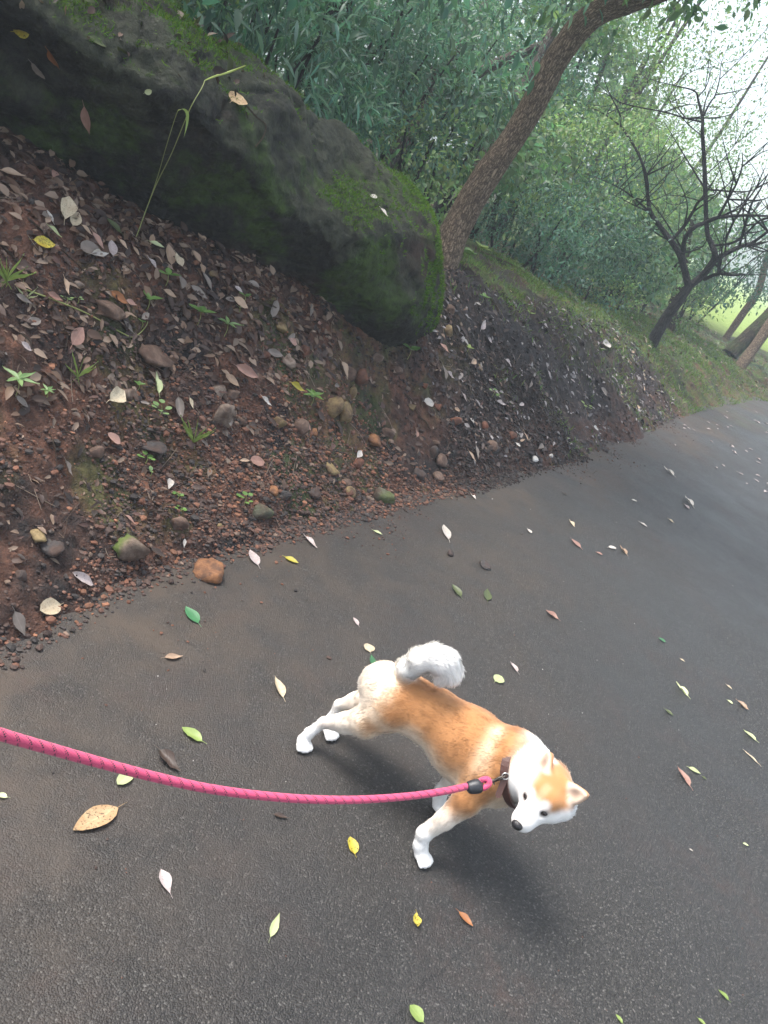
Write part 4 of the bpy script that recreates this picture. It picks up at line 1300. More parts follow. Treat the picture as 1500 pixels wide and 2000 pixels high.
BANK_LEAVES = [
 (0, 337, 48, 350, .4, 'tan', 'lance', 1, 'long tan leaf against the boulder at the left edge'),
 (98, 440, 85, 416, .5, 'white', 'oval', 1, 'whitish leaf left of the two cream upright leaves'),
 (121, 438, 128, 396, .55, 'cream', 'egg', 2, 'tall cream leaf standing among the litter below the boulder'),
 (138, 446, 148, 421, .6, 'cream', 'oval', 1, 'cream leaf right of the tall cream leaf'),
 (230, 464, 202, 439, .5, 'olive', 'oval', 1, 'grey green leaf below the boulder left of the bent grass stalk'),
 (175, 457, 196, 491, .5, 'pink', 'oval', 1, 'broad pinkish leaf in the middle of the leaf drift'),
 (218, 503, 214, 475, .5, 'lilac', 'oval', 1, 'pale pink leaf at the right of the leaf drift'),
 (153, 446, 174, 464, .35, 'tan', 'lance', 1, 'tan narrow leaf above the broad pinkish one'),
 (90, 444, 114, 468, .35, 'pale', 'lance', 1, 'yellow green narrow leaf below the whitish leaf'),
 (57, 474, 98, 483, .45, 'spotted', 'oval', 1, 'blotched yellow green leaf at the left of the drift'),
 (170, 503, 201, 504, .32, 'white', 'lance', 2, 'white curled-up leaf at the bottom of the drift'),
 (150, 494, 184, 492, .6, 'grey', 'round', 0, 'grey leaf under the white curled-up leaf'),
 (230, 472, 246, 493, .4, 'tan', 'lance', 1, 'tan leaf right of the pale pink leaf'),
 (257, 485, 268, 504, .5, 'tan', 'oval', 1, 'small tan leaf below the root of the bent grass stalk'),
 (285, 511, 301, 534, .35, 'lilac', 'lance', 1, 'pale narrow leaf below the grass stalk'),
 (286, 478, 314, 491, .4, 'pale', 'oval', 1, 'pale green leaf close to the boulder right of the grass stalk'),
 (340, 502, 352, 528, .55, 'cream', 'egg', 2, 'cream leaf standing on edge under the boulder'),
 (210, 573, 241, 598, .5, 'orange', 'oval', 2, 'orange brown curled leaf in the middle of the bank'),
 (120, 546, 128, 581, .3, 'tan', 'lance', 2, 'tan arched leaf at the left middle of the bank'),
 (33, 556, 55, 574, .4, 'tan', 'lance', 1, 'tan leaf near the left edge below the long twig'),
 (87, 578, 114, 591, .5, 'pink', 'oval', 1, 'brown pink leaf below the tan arched leaf'),
 (27, 578, 60, 597, .35, 'grey', 'lance', 0, 'dull brown leaf at the left edge beside the white scrap'),
 (133, 678, 154, 645, .55, 'pink', 'oval', 0, 'broad brown pink leaf at the end of the long twig'),
 (37, 672, 56, 691, .5, 'lilac', 'oval', 1, 'pale grey torn leaf left of the broad brown pink one'),
 (238, 629, 258, 654, .3, 'grey', 'lance', 1, 'dark grey leaf at the bend of the trailing vine'),
 (315, 568, 338, 586, .4, 'tan', 'oval', 1, 'tan leaf right of the round green leaf'),
 (368, 563, 399, 588, .4, 'grey', 'oval', 1, 'grey brown leaf midway under the boulder'),
 (203, 788, 228, 772, .6, 'cream', 'egg', 2, 'yellowish cream leaf low on the left bank'),
 (303, 774, 296, 734, .32, 'pale', 'lance', 2, 'white green upright leaf above the clover seedling'),
 (367, 780, 374, 801, .35, 'cream', 'lance', 1, 'small cream leaf right of the clover seedling'),
 (453, 718, 494, 741, .4, 'pink', 'oval', 2, 'long pinkish curled leaf in the middle of the stony slope'),
 (436, 733, 462, 757, .45, 'tan', 'oval', 1, 'tan crumpled leaf left of the long pinkish one'),
 (485, 903, 513, 907, .70, 'pink', 'round', 0, 'round dusty pink leaf low on the gravel'),
 (820, 789, 838, 794, .7, 'white', 'round', 1, 'white leaf under the dark end of the boulder'),
 (563, 750, 587, 768, .4, 'yellow', 'lance', 2, 'mustard leaf on the stony slope'),
 (505, 779, 523, 796, .4, 'white', 'lance', 2, 'white crumpled leaf scrap on the stony slope'),
 (520, 686, 549, 698, .45, 'grey', 'oval', 1, 'grey green leaf under the overhang of the boulder'),
 (692, 896, 700, 884, .6, 'white', 'egg', 1, 'bright white leaf scrap above the orange pebbles'),
 (228, 873, 202, 853, .6, 'pink', 'round', 1, 'pinkish grey round leaf left of the dark slate'),
 (240, 1011, 261, 1031, .4, 'pink', 'lance', 1, 'mauve brown leaf left of the brown roadside stone'),
 (288, 1075, 317, 1095, .4, 'dark', 'oval', 1, 'dark brown leaf beside the mossy stone'),
 (24, 1199, 44, 1245, .5, 'grey', 'lance', 0, 'mauve grey sodden leaf at the left edge of the soil'),
 (331, 940, 325, 962, .4, 'white', 'lance', 1, 'white leaf scrap on the gravel above the mossy stone'),
 (358, 1055, 356, 1073, .4, 'white', 'lance', 1, 'small white leaf scrap above the rust orange stone'),
 (456, 562, 470, 576, .5, 'lilac', 'oval', 1, 'pale small leaf close under the boulder'),
 (900, 664, 912, 680, .35, 'white', 'lance', 1, 'white sliver of leaf right of the boulder end'),
 (870, 727, 882, 742, .4, 'lilac', 'lance', 2, 'pale curled leaf on the dark bank below the boulder end'),
 (898, 771, 906, 787, .4, 'lilac', 'lance', 1, 'pale leaf in the middle of the dark bank'),
 (1172, 674, 1186, 677, .5, 'white', 'oval', 1, 'white leaf on the green crest of the bank'),
 (1066, 725, 1072, 742, .3, 'lilac', 'lance', 1, 'pale narrow leaf high on the dark bank'),
 (967, 785, 983, 793, .35, 'lilac', 'lance', 2, 'pale arched leaf low on the dark bank'),
 (914, 820, 922, 828, .6, 'white', 'round', 1, 'white scrap of leaf low on the dark bank'),
 (926, 594, 936, 600, .5, 'white', 'oval', 1, 'white leaf high on the dark bank'),
 (949, 660, 957, 672, .5, 'lilac', 'oval', 1, 'pale leaf on the dark bank below the high white one'),
 (1003, 868, 1012, 876, .6, 'white', 'egg', 1, 'white leaf beside the far soil edge'),
 (1155, 836, 1163, 841, .6, 'white', 'oval', 1, 'small white leaf at the far toe of the bank'),
]
for x0, y0, x1, y1, wr, mt, sh, var, lab in BANK_LEAVES:
    put_leaf(at(x0, y0), at(x1, y1), wr, mt, sh, var, lab, lift=0.012)
# two pale scraps and a few leaves caught on the boulder
from mathutils.bvhtree import BVHTree
_bt = BVHTree.FromPolygons([tuple(v) for v in BV], [tuple(int(i) for i in f) for f in BF])
def on_rock(px, py):
    h = _bt.ray_cast(Vector(CAMP), Vector(ray(px, py)))
    if h[0] is None: return None, None
    n = np.array(h[1])
    if n @ ray(px, py) > 0: n = -n
    return np.array(h[0]), n
for (x0, y0, x1, y1, wr, mt, sh, lab) in [
    (722, 382, 735, 389, .8, 'white', 'round', 'round pale leaf scrap stuck high on the boulder right shoulder'),
    (742, 408, 755, 425, .45, 'white', 'lance', 'narrow pale leaf scrap on the boulder right shoulder'),
    (284, 180, 298, 175, .7, 'pale', 'round', 'yellowish leaf on the dark middle of the boulder'),
    (452, 200, 473, 194, .8, 'blotch', 'round', 'mustard round leaf near the boulder top'),
    (172, 75, 206, 96, .5, 'olive', 'oval', 'olive yellow leaf at the top left of the boulder'),
    (28, 58, 60, 62, .45, 'spotted', 'oval', 'yellow leaf at the far top left on the boulder'),
    (165, 205, 176, 258, .3, 'pink', 'lance', 'long reddish brown leaf hanging on the boulder left face'),
    (95, 95, 118, 130, .3, 'orange', 'lance', 'red brown narrow leaf on the boulder left top'),
    (62, 118, 90, 150, .5, 'grey', 'oval', 'grey leaf on the boulder left side')]:
    a, na = on_rock(x0, y0); b_, nb = on_rock(x1, y1)
    if a is None or b_ is None: continue
    o = put_leaf(a + na * 0.006, b_ + nb * 0.006, wr, mt, sh, 1, lab)
    L = np.linalg.norm(b_ - a)
    put(o, a + na * 0.006, b_ - a, na, L * wr, L, L)

# many look-alike leaves: near bank, dark bank, far road
LANDMARKS = [(410, 1122, 'the rust orange stone'), (252, 1072, 'the moss-sided stone'), (513, 1005, 'the greenish angular stone'), (349, 1028, 'the brown roadside stone'),
 (747, 978, 'the round mossy roadside stone'), (655, 815, 'the two upright ochre stones'), (435, 815, 'the pale brown stone'), (306, 702, 'the broad flat stone'), (215, 612, 'the half buried stone'),
 (298, 876, 'the dark slate'), (105, 1072, 'the flat slate by the road'), (30, 772, 'the star-leaved seedling'), (385, 634, 'the broad-leaved seedling'), (438, 655, 'the narrow-leaved seedling'),
 (605, 795, 'the feathery seedling'), (795, 702, 'the three-leaved seedling'), (475, 985, 'the round-leaved seedling'), (310, 812, 'the clover seedling'), (375, 872, 'the thin grass tuft'),
 (125, 425, 'the tall cream leaf'), (185, 475, 'the broad pinkish leaf'), (225, 585, 'the orange curled leaf'), (143, 660, 'the broad brown leaf'), (215, 780, 'the yellowish cream leaf'),
 (498, 905, 'the dusty pink leaf'), (830, 790, 'the white leaf under the boulder end'), (345, 515, 'the cream leaf on edge'), (271, 444, 'the bent grass stalk'), (890, 500, 'the leaning trunk foot'),
 (1043, 899, 'the nearer white stone'), (1159, 838, 'the white leaf at the far toe'), (960, 776, 'the low bright sprout'), (910, 690, 'the yellow green sprout'), (1180, 676, 'the white leaf on the crest'),
 (926, 596, 'the high white leaf'), (876, 735, 'the pale curled leaf'), (1140, 802, 'the sprout at the bank toe'), (1069, 733, 'the pale narrow leaf'), (75, 1050, 'the ochre stone'), (40, 1130, 'the leftmost dark stone'),
 (845, 885, 'the slate blue stone'), (960, 880, 'the dark stone at the toe'), (1276, 682, 'the forked tree foot'), (735, 700, 'the pale stone at the boulder tip'), (556, 972, 'the dark round stone')]
USED = set()
def where_label(u, v, head):
    o = sorted(LANDMARKS, key=lambda q: (q[0] - u) ** 2 + (q[1] - v) ** 2)
    for q in o[:9]:
        dx, dy = u - q[0], v - q[1]
        r_ = math.hypot(dx, dy)
        k = int(round(math.degrees(math.atan2(dy, dx)) / 45)) % 8
        di = ['right of', 'below right of', 'below', 'below left of', 'left of', 'above left of', 'above', 'above right of'][k]
        far = 'just ' if r_ < 40 else ('' if r_ < 85 else ('some way ' if r_ < 140 else 'far '))
        lab = f'{head} {far}{di} {q[2]}'
        if lab not in USED:
            USED.add(lab)
            return lab
    return lab
def scatter(n, srange, drange, seed, mats, Lr, label, group, dpow=1.0, lift=0.011):
    r = np.random.default_rng(seed)
    k = 0
    while k < n:
        s_ = r.uniform(*srange)
        d_ = drange[0] + (drange[1] - drange[0]) * r.random() ** dpow
        e, nn = edge_at(np.array([s_]))
        x, y = e[0] + nn[0] * d_
        z = H(x, y)[0]
        u, v = pix((x, y, z))
        if not (-10 < u < 1510 and -10 < v < 2010): continue
        a = r.uniform(0, 2 * math.pi)
        L = r.uniform(*Lr)
        x2, y2 = x + math.cos(a) * L, y + math.sin(a) * L
        m = mats[r.choice(len(mats))]
        sh = SHAPES[r.integers(4)]; var = int(r.integers(4))
        if isinstance(label, dict):
            lab = where_label(u, v, ('curled ' if var >= 2 else 'flat ') + ('narrow ' if sh == 'lance' else '') + label[m] + ' leaf')
        else:
            lab = label
        put_leaf((x, y, z), (x2, y2, H(x2, y2)[0]), r.uniform(0.32, 0.6), m, sh, var, lab, group[m] if isinstance(group, dict) else group, lift=lift)
        k += 1
sA, sB = s_of_y(1.9), s_of_y(4.6)
names = dict(pink='pinkish brown', tan='tan', grey='grey brown', dark='dark brown', lilac='pale', olive='olive green')
scatter(80, (sA, sB), (0.2, 1.25), 31, ['pink', 'tan', 'grey', 'dark', 'dark', 'grey'], (0.03, 0.07),
        names,
        {k: f'{v} leaves on the red soil' for k, v in names.items()}, 0.6)
scatter(70, (sB - 0.4, s_of_y(8.5)), (0.1, 1.2), 32, ['lilac', 'grey', 'tan', 'dark', 'grey'], (0.035, 0.085),
        names,
        {k: f'{v} leaves on the dark bank' for k, v in names.items()})
scatter(38, (s_of_y(7.5), s_of_y(13)), (-2.6, -0.1), 33, ['lilac'], (0.04, 0.075),
        'pale leaf scattered on the far mossy end of the road', 'pale leaves on the far end of the road', 1.0, 0.0)

# ================================================================== STONES AND GRAVEL
import bmesh
_bm = bmesh.new()
bmesh.ops.create_icosphere(_bm, subdivisions=3, radius=1)
ICO_V = np.array([v.co for v in _bm.verts]); ICO_F = np.array([[v.index for v in f.verts] for f in _bm.faces])
_bm.free()
_bm = bmesh.new()
bmesh.ops.create_icosphere(_bm, subdivisions=1, radius=1)
ICO1_V = np.array([v.co for v in _bm.verts]); ICO1_F = np.array([[v.index for v in f.verts] for f in _bm.faces])
_bm.free()

def stone_mesh(seed, planes=8, rough=0.07):
    r = np.random.default_rng(seed)
    pn = r.normal(0, 1, (planes, 3)); pn /= np.linalg.norm(pn, axis=1)[:, None]
    pd = r.uniform(0.62, 1.0, planes)
    c = ICO_V @ pn.T
    rad = np.where(c > 0.05, pd / np.maximum(c, 0.05), 9.0)
    rad = -np.log(np.exp(-rad * 30).sum(1)) / 30
    V = ICO_V * np.minimum(rad, 1.25)[:, None]
    V = V * (1 + rough * fbm(V, 3.0, 4, seed))[:, None]
    return mesh_np('stone', V, ICO_F, True)

def mat_stone(name, c0, c1, moss=0.0):
    m = M(name)
    o = m.obj()
    p = m.pos()
    b = m.noise(p, 70, 5, 0.7)
    a = m.noise(p, 18, 4, 0.6)
    col = m.mix(m.maprange(b, 0.3, 0.7), c0, c1)
    col = m.mix(m.maprange(a, 0.40, 0.62, 0, 0.8), col, m.mix(b, (0.035, 0.02, 0.014), (0.085, 0.045, 0.03)))
    if moss:
        gn = m.n('ShaderNodeNewGeometry')
        sx = m.n('ShaderNodeSeparateXYZ'); m.l(o, sx.inputs[0])
        w = m.maprange(m.math('ADD', sx.outputs[0], m.math('MULTIPLY', a, 0.9)), 0.35, 0.75)
        col = m.mix(m.math('MULTIPLY', w, moss), col, m.mix(b, (0.03, 0.055, 0.008), (0.11, 0.15, 0.025)))
    m.set(col=col, rough=0.8, spec=0.35)
    n1 = m.bump(b, 0.7, 0.006)
    m.bump(m.noise(p, 300, 3, 0.7), 0.4, 0.002, n1)
    return m.m
SM = dict(orange=mat_stone('stone_rust', (0.16, 0.065, 0.025), (0.30, 0.14, 0.06)), moss=mat_stone('stone_mossy', (0.10, 0.07, 0.05), (0.20, 0.15, 0.11), 0.9),
          green=mat_stone('stone_greenish', (0.055, 0.055, 0.035), (0.12, 0.12, 0.08), 0.5), brown=mat_stone('stone_brown', (0.085, 0.055, 0.04), (0.17, 0.11, 0.08)),
          red=mat_stone('stone_red', (0.10, 0.038, 0.022), (0.20, 0.08, 0.045)), slate=mat_stone('stone_slate', (0.022, 0.020, 0.020), (0.06, 0.055, 0.053)),
          pale=mat_stone('stone_pale', (0.14, 0.105, 0.08), (0.27, 0.21, 0.165)), ochre=mat_stone('stone_ochre', (0.14, 0.10, 0.045), (0.26, 0.19, 0.09)),
          white=mat_stone('stone_white', (0.5, 0.48, 0.44), (0.72, 0.70, 0.66)))
STONE_ME = [stone_mesh(900 + k) for k in range(9)]
def put_stone(px, py, wpx, hpx, mt, label, group=None, var=None, rot=None, world=None, flat=0.75):
    p = at(px, py) if world is None else np.asarray(world)
    d = np.linalg.norm(p - CAMP)
    w = wpx * d / FPX * 0.5
    h = hpx * d / FPX * 0.5
    me = STONE_ME[(int(px * 7 + py) if var is None else var) % len(STONE_ME)]
    o = bpy.data.objects.new('stone', me)
    COL.objects.link(o)
    if not me.materials: me.materials.append(SM['brown'])
    o.material_slots[0].link = 'OBJECT'; o.material_slots[0].material = SM[mt]
    o.location = tuple(p + np.array([0, 0, h * 0.18]))
    o.scale = (w * 1.05, w * 0.9, h)
    o.rotation_euler = (random.uniform(-.2, .2), random.uniform(-.2, .2), random.uniform(0, 6.28) if rot is None else rot)
    return tag(o, label, 'stone', group)
STONES = [
 (410, 1122, 56, 40, 'orange', 'rust orange stone lying on the road edge', 6),
 (252, 1072, 64, 46, 'moss', 'brown stone with green moss on its side at the road edge', 1),
 (513, 1005, 36, 34, 'green', 'dark greenish angular stone at the soil edge', 2),
 (349, 1028, 30, 28, 'brown', 'brown stone above the rust orange one', 4),
 (747, 978, 38, 42, 'green', 'round mossy brown stone at the road edge below the boulder', 5),
 (652, 800, 34, 38, 'ochre', 'upright ochre stone left of the dark hollow on the slope', 6),
 (672, 815, 26, 46, 'ochre', 'ochre slab right of the dark hollow on the slope', 7),
 (588, 842, 36, 34, 'brown', 'brown stone left of the dark hollow', 8),
 (435, 815, 42, 46, 'pale', 'pale brown stone in the middle of the stony slope', 0),
 (425, 765, 30, 24, 'pale', 'pale rounded stone above the pale brown one', 2),
 (306, 702, 62, 28, 'brown', 'broad flat earth-brown stone on the left slope', 3),
 (215, 612, 52, 24, 'brown', 'half buried pale brown stone below the orange curled leaf', 4),
 (298, 876, 46, 20, 'slate', 'dark slate with a thin edge on the left slope', 6),
 (187, 887, 26, 24, 'brown', 'brown stone left of the dark slate', 5),
 (105, 1072, 40, 18, 'slate', 'dark flat slate near the left soil edge', 7),
 (40, 1130, 26, 22, 'slate', 'dark stone nearest the left edge of the soil', 8),
 (75, 1050, 28, 20, 'ochre', 'ochre stone above the dark flat slate', 1),
 (556, 972, 24, 24, 'slate', 'dark round stone beside the small rust pebble', 2),
 (532, 962, 18, 20, 'orange', 'small rust pebble beside the dark round stone', 3),
 (697, 910, 26, 24, 'red', 'red brown stone below the bright white leaf scrap', 4),
 (682, 978, 18, 16, 'red', 'small red stone at the soil edge left of the round mossy one', 5),
 (643, 920, 34, 24, 'ochre', 'ochre brown stone above the soil edge', 6),
 (612, 968, 24, 22, 'slate', 'grey stone at the soil edge', 7),
 (705, 740, 32, 28, 'red', 'red stone high under the boulder', 8),
 (684, 735, 28, 26, 'brown', 'brown stone touching the red one high under the boulder', 0),
 (613, 848, 14, 18, 'orange', 'small orange stone right of the brown one', 1),
 (545, 830, 24, 24, 'ochre', 'mossy ochre stone on the stony slope', 2),
 (470, 825, 18, 20, 'brown', 'round brown stone between the pale and ochre ones', 3),
 (593, 690, 22, 22, 'red', 'red stone under the boulder overhang', 4),
 (516, 695, 20, 18, 'red', 'red pebble under the boulder overhang', 5),
 (728, 865, 26, 24, 'orange', 'orange lump of earth right of the hollow', 6),
 (755, 850, 24, 22, 'brown', 'brown lump beside the orange lump of earth', 7),
 (685, 770, 20, 24, 'ochre', 'ochre stone above the hollow', 8),
 (845, 885, 24, 22, 'slate', 'slate blue stone on the dark soil toward the road', 0),
 (816, 930, 26, 24, 'slate', 'grey stone near the road right of the mossy round one', 1),
 (853, 935, 24, 20, 'brown', 'brown stone at the soil edge toward the far road', 2),
 (960, 880, 24, 22, 'slate', 'dark stone on the dark bank toe', 3),
 (1043, 899, 13, 12, 'white', 'white stone nearer of two at the far soil edge', 4),
 (1075, 892, 11, 9, 'white', 'white stone farther of two at the far soil edge', 5),
 (945, 1106, 24, 13, 'slate', 'dark stone chip on the open road above the dog', 6),
 (878, 1083, 14, 14, 'slate', 'grey triangular stone chip on the open road', 7),
 (1183, 882, 12, 10, 'slate', 'dark lump at the far toe of the bank', 8),
 (735, 700, 26, 20, 'pale', 'pale stone at the lowest tip of the boulder', 1),
 (822, 632, 20, 22, 'white', 'whitish lump against the mossy end of the boulder', 2),
]
for px, py, w, h_, mt, lab, var in STONES:
    put_stone(px, py, w, h_, mt, lab, None, var)
r4 = np.random.default_rng(44)
for k in range(55):
    s_ = r4.uniform(s_of_y(1.9), s_of_y(4.9)); d_ = r4.uniform(0.02, 1.0) ** 1.1
    e, nn = edge_at(np.array([s_])); x, y = e[0] + nn[0] * d_
    p = np.array([x, y, H(x, y)[0]])
    u, v = pix(p)
    if not (0 < u < 1500 and 0 < v < 2000): continue
    w = float(np.clip(r4.lognormal(2.75, 0.35), 9, 32))
    mt = ['red', 'red', 'brown', 'brown', 'ochre', 'slate', 'pale'][r4.integers(7)]
    nm_ = dict(red='red', brown='brown', ochre='ochre', slate='grey', pale='pale')[mt]
    put_stone(u, v, w, w * 0.85, mt, where_label(u, v, ('small ' if w < 15 else 'fist-sized ') + nm_ + ' stone'), f'small {nm_} stones of the slope', int(r4.integers(9)), None, p)

def mat_vcol(name, rough=0.8, spec=0.3, trans=0.0):
    m = M(name)
    c = m.attr('col')
    m.set(col=c, rough=rough, spec=spec)
    if trans: m.translucent(c, trans)
    return m.m
MAT_GRAVEL = mat_vcol('gravel', 0.75, 0.4)
def gravel(name, xy, size, cols, seed):
    r = np.random.default_rng(seed)
    n = len(xy)
    z = H(xy[:, 0], xy[:, 1])
    V = ICO1_V[None] * (1 + r.uniform(-0.32, 0.32, (n, len(ICO1_V), 1)))
    V = V * np.stack([r.uniform(0.7, 1.3, n), r.uniform(0.7, 1.3, n), r.uniform(0.5, 0.95, n)], 1)[:, None, :] * (size * 0.5)[:, None, None]
    a = r.uniform(0, 6.28, n)
    ca, sa = np.cos(a)[:, None], np.sin(a)[:, None]
    X = V[..., 0] * ca - V[..., 1] * sa; Y = V[..., 0] * sa + V[..., 1] * ca
    V = np.stack([X, Y, V[..., 2]], -1) + np.column_stack([xy, z + size * 0.16])[:, None, :]
    F = (np.arange(n)[:, None, None] * len(ICO1_V) + ICO1_F[None]).reshape(-1, 3)
    me = mesh_np(name, V.reshape(-1, 3), F, False, np.repeat(cols, len(ICO1_V), axis=0))
    return tag(link(name, me, MAT_GRAVEL), kind='stuff')
pal = np.array([(0.145, 0.062, 0.036), (0.105, 0.050, 0.033), (0.058, 0.035, 0.027), (0.034, 0.027, 0.024), (0.20, 0.088, 0.047), (0.15, 0.10, 0.072)])
n = 60000
s_ = r4.uniform(s_of_y(1.2), s_of_y(5.8), n)
d_ = np.abs(r4.normal(0, 0.55, n)) - 0.08 * r4.random(n)
e, nn = edge_at(s_); xy = e + nn * d_[:, None]
wgt = fbm(np.column_stack([xy, 0 * d_]), 2.2, 3, 60)
keep = (wgt + r4.normal(0, 0.35, n) > -0.25) & (d_ < 1.3)
xy = xy[keep]; n = len(xy)
size = np.clip(r4.lognormal(-4.72, 0.5, n), 0.004, 0.030)
tone = np.clip(0.5 + 0.5 * fbm(np.column_stack([xy, np.zeros(n)]), 1.6, 3, 61), 0, 1)
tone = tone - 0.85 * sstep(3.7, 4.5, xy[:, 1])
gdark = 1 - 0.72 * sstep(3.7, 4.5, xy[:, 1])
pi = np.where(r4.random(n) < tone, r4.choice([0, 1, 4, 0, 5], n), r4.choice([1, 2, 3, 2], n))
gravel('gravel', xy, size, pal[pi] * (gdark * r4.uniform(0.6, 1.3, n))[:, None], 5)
# crumbs of soil strewn over the edge of the road
n = 6500
s_ = r4.uniform(s_of_y(1.2), s_of_y(9), n)
d_ = -np.abs(r4.exponential(0.12, n)) + 0.03
e, nn = edge_at(s_); xy = e + nn * d_[:, None]
keep = (fbm(np.column_stack([xy, 0 * d_]), 2.6, 3, 66) + 0.30 + r4.normal(0, 0.15, n) > 0.25 + 1.5 * np.clip(-d_ - 0.05, 0, 1)) & (r4.random(n) < np.interp(xy[:, 1], [1, 4, 9], [1, 0.9, 0.5]))
xy = xy[keep]; n = len(xy)
gravel('soil_crumbs', xy, np.clip(r4.lognormal(-5.15, 0.5, n), 0.0025, 0.016), pal[r4.choice([1, 2, 3, 2, 0], n)] * r4.uniform(0.6, 1.2, n)[:, None], 6)
# grit on the open road
n = 900
xy = np.column_stack([r4.uniform(-0.6, 2.8, n), r4.uniform(0.7, 7, n)])
S_, D_ = sd(xy); xy = xy[(D_ < -0.02)]; n = len(xy)
gravel('road_grit', xy, np.clip(r4.lognormal(-5.9, 0.4, n), 0.0015, 0.007), np.where(r4.random(n)[:, None] < 0.12, np.array([[0.5, 0.48, 0.45]]), pal[r4.choice([1, 2, 3], n)]), 7)

# ================================================================== LITTER, GRASS, GROUND COVER
def litter(name, n, srange, drange, Lr, pal_, seed, mat):
    r = np.random.default_rng(seed)
    s_ = r.uniform(*srange, n); d_ = r.uniform(*drange, n)
    e, nn = edge_at(s_); xy = e + nn * d_[:, None]
    z = H(xy[:, 0], xy[:, 1])
    c = np.column_stack([xy, z + 0.006])
    a = r.uniform(0, 6.28, n)
    sl = np.column_stack([-nn[:, 0] * 0.6, -nn[:, 1] * 0.6, np.ones(n)]) + r.normal(0, 0.35, (n, 3))
    up = np.column_stack([np.cos(a), np.sin(a), np.zeros(n)])
    sn = sl / np.linalg.norm(sl, axis=1)[:, None]
    hd = up - sn * (up * sn).sum(1)[:, None]
    V, T, C = leaves(c, hd, sn, r.uniform(*Lr, n), r.uniform(0.3, 0.65, n), np.array(pal_)[r.integers(len(pal_), size=n)] * r.uniform(0.7, 1.2, n)[:, None])
    me = mesh_np(name, V, T, True, C)
    return tag(link(name, me, mat), kind='stuff')
MAT_LITTER = mat_vcol('leaf_litter', 0.55, 0.4, 0.15)
litter('leaf_litter', 4200, (s_of_y(1.5), s_of_y(3.6)), (0.55, 1.7), (0.02, 0.065), [(0.10, 0.055, 0.035), (0.06, 0.035, 0.025), (0.16, 0.10, 0.065), (0.25, 0.18, 0.13), (0.04, 0.025, 0.02)], 75, MAT_LITTER)
litter('leaf_litter', 4200, (s_of_y(1.5), s_of_y(5.2)), (0.15, 1.7), (0.012, 0.05), [(0.06, 0.035, 0.025), (0.03, 0.02, 0.016), (0.13, 0.08, 0.055), (0.2, 0.14, 0.1), (0.08, 0.04, 0.03)], 71, MAT_LITTER)
litter('leaf_litter', 4200, (s_of_y(4.2), s_of_y(9.0)), (0.0, 1.15), (0.02, 0.065), [(0.04, 0.028, 0.024), (0.025, 0.02, 0.02), (0.09, 0.065, 0.055), (0.03, 0.022, 0.02), (0.03, 0.022, 0.02), (0.05, 0.035, 0.03), (0.27, 0.24, 0.23)], 72, MAT_LITTER)
litter('leaf_litter', 3000, (s_of_y(8), s_of_y(16)), (0.3, 6), (0.04, 0.10), [(0.16, 0.10, 0.06), (0.10, 0.065, 0.04), (0.3, 0.24, 0.17), (0.08, 0.05, 0.03)], 73, MAT_LITTER)
litter('ground_cover', 9000, (s_of_y(7.2), s_of_y(15)), (0.75, 4.5), (0.03, 0.07), [(0.07, 0.12, 0.06), (0.05, 0.09, 0.045), (0.12, 0.17, 0.09), (0.10, 0.12, 0.04)], 74, mat_vcol('ground_cover_leaf', 0.35, 0.6, 0.3))

MAT_GRASS = mat_vcol('grass_blade', 0.5, 0.35, 0.4)
n = 60000
s_ = r4.uniform(s_of_y(4.9), s_of_y(14), n); d_ = r4.uniform(0.0, 2.0, n)
e, nn = edge_at(s_); xy = e + nn * d_[:, None]
cw = bank_col(s_, d_, xy[:, 0], xy[:, 1])[:, 1]
patch = sstep(-0.15, 0.35, fbm(np.column_stack([xy, 0 * d_]), 2.0, 3, 77))
keep = r4.random(n) < cw * (0.25 + 0.75 * patch)
xy, nn = xy[keep], nn[keep]; n = len(xy)
root = np.column_stack([xy, H(xy[:, 0], xy[:, 1])])
dr = np.column_stack([r4.normal(0, 0.45, n), r4.normal(0, 0.45, n), np.ones(n)]); dr /= np.linalg.norm(dr, axis=1)[:, None]
L = r4.uniform(0.025, 0.075, n)
gcol = np.array([0.125, 0.215, 0.05]) * r4.uniform(0.5, 1.4, n)[:, None] * np.column_stack([r4.uniform(0.75, 1.4, n), np.ones(n), np.ones(n)])
v_, q_, t_, c_ = ribbons(root, dr, r4.normal(0, 1, (n, 3)), L, np.full(n, 0.007), np.column_stack([r4.normal(0, .3, n), r4.normal(0, .3, n), np.full(n, -0.2)]), gcol, 2)
tag(link('grass', mesh_np('grass', v_, [q_, t_], True, c_), MAT_GRASS), kind='stuff')

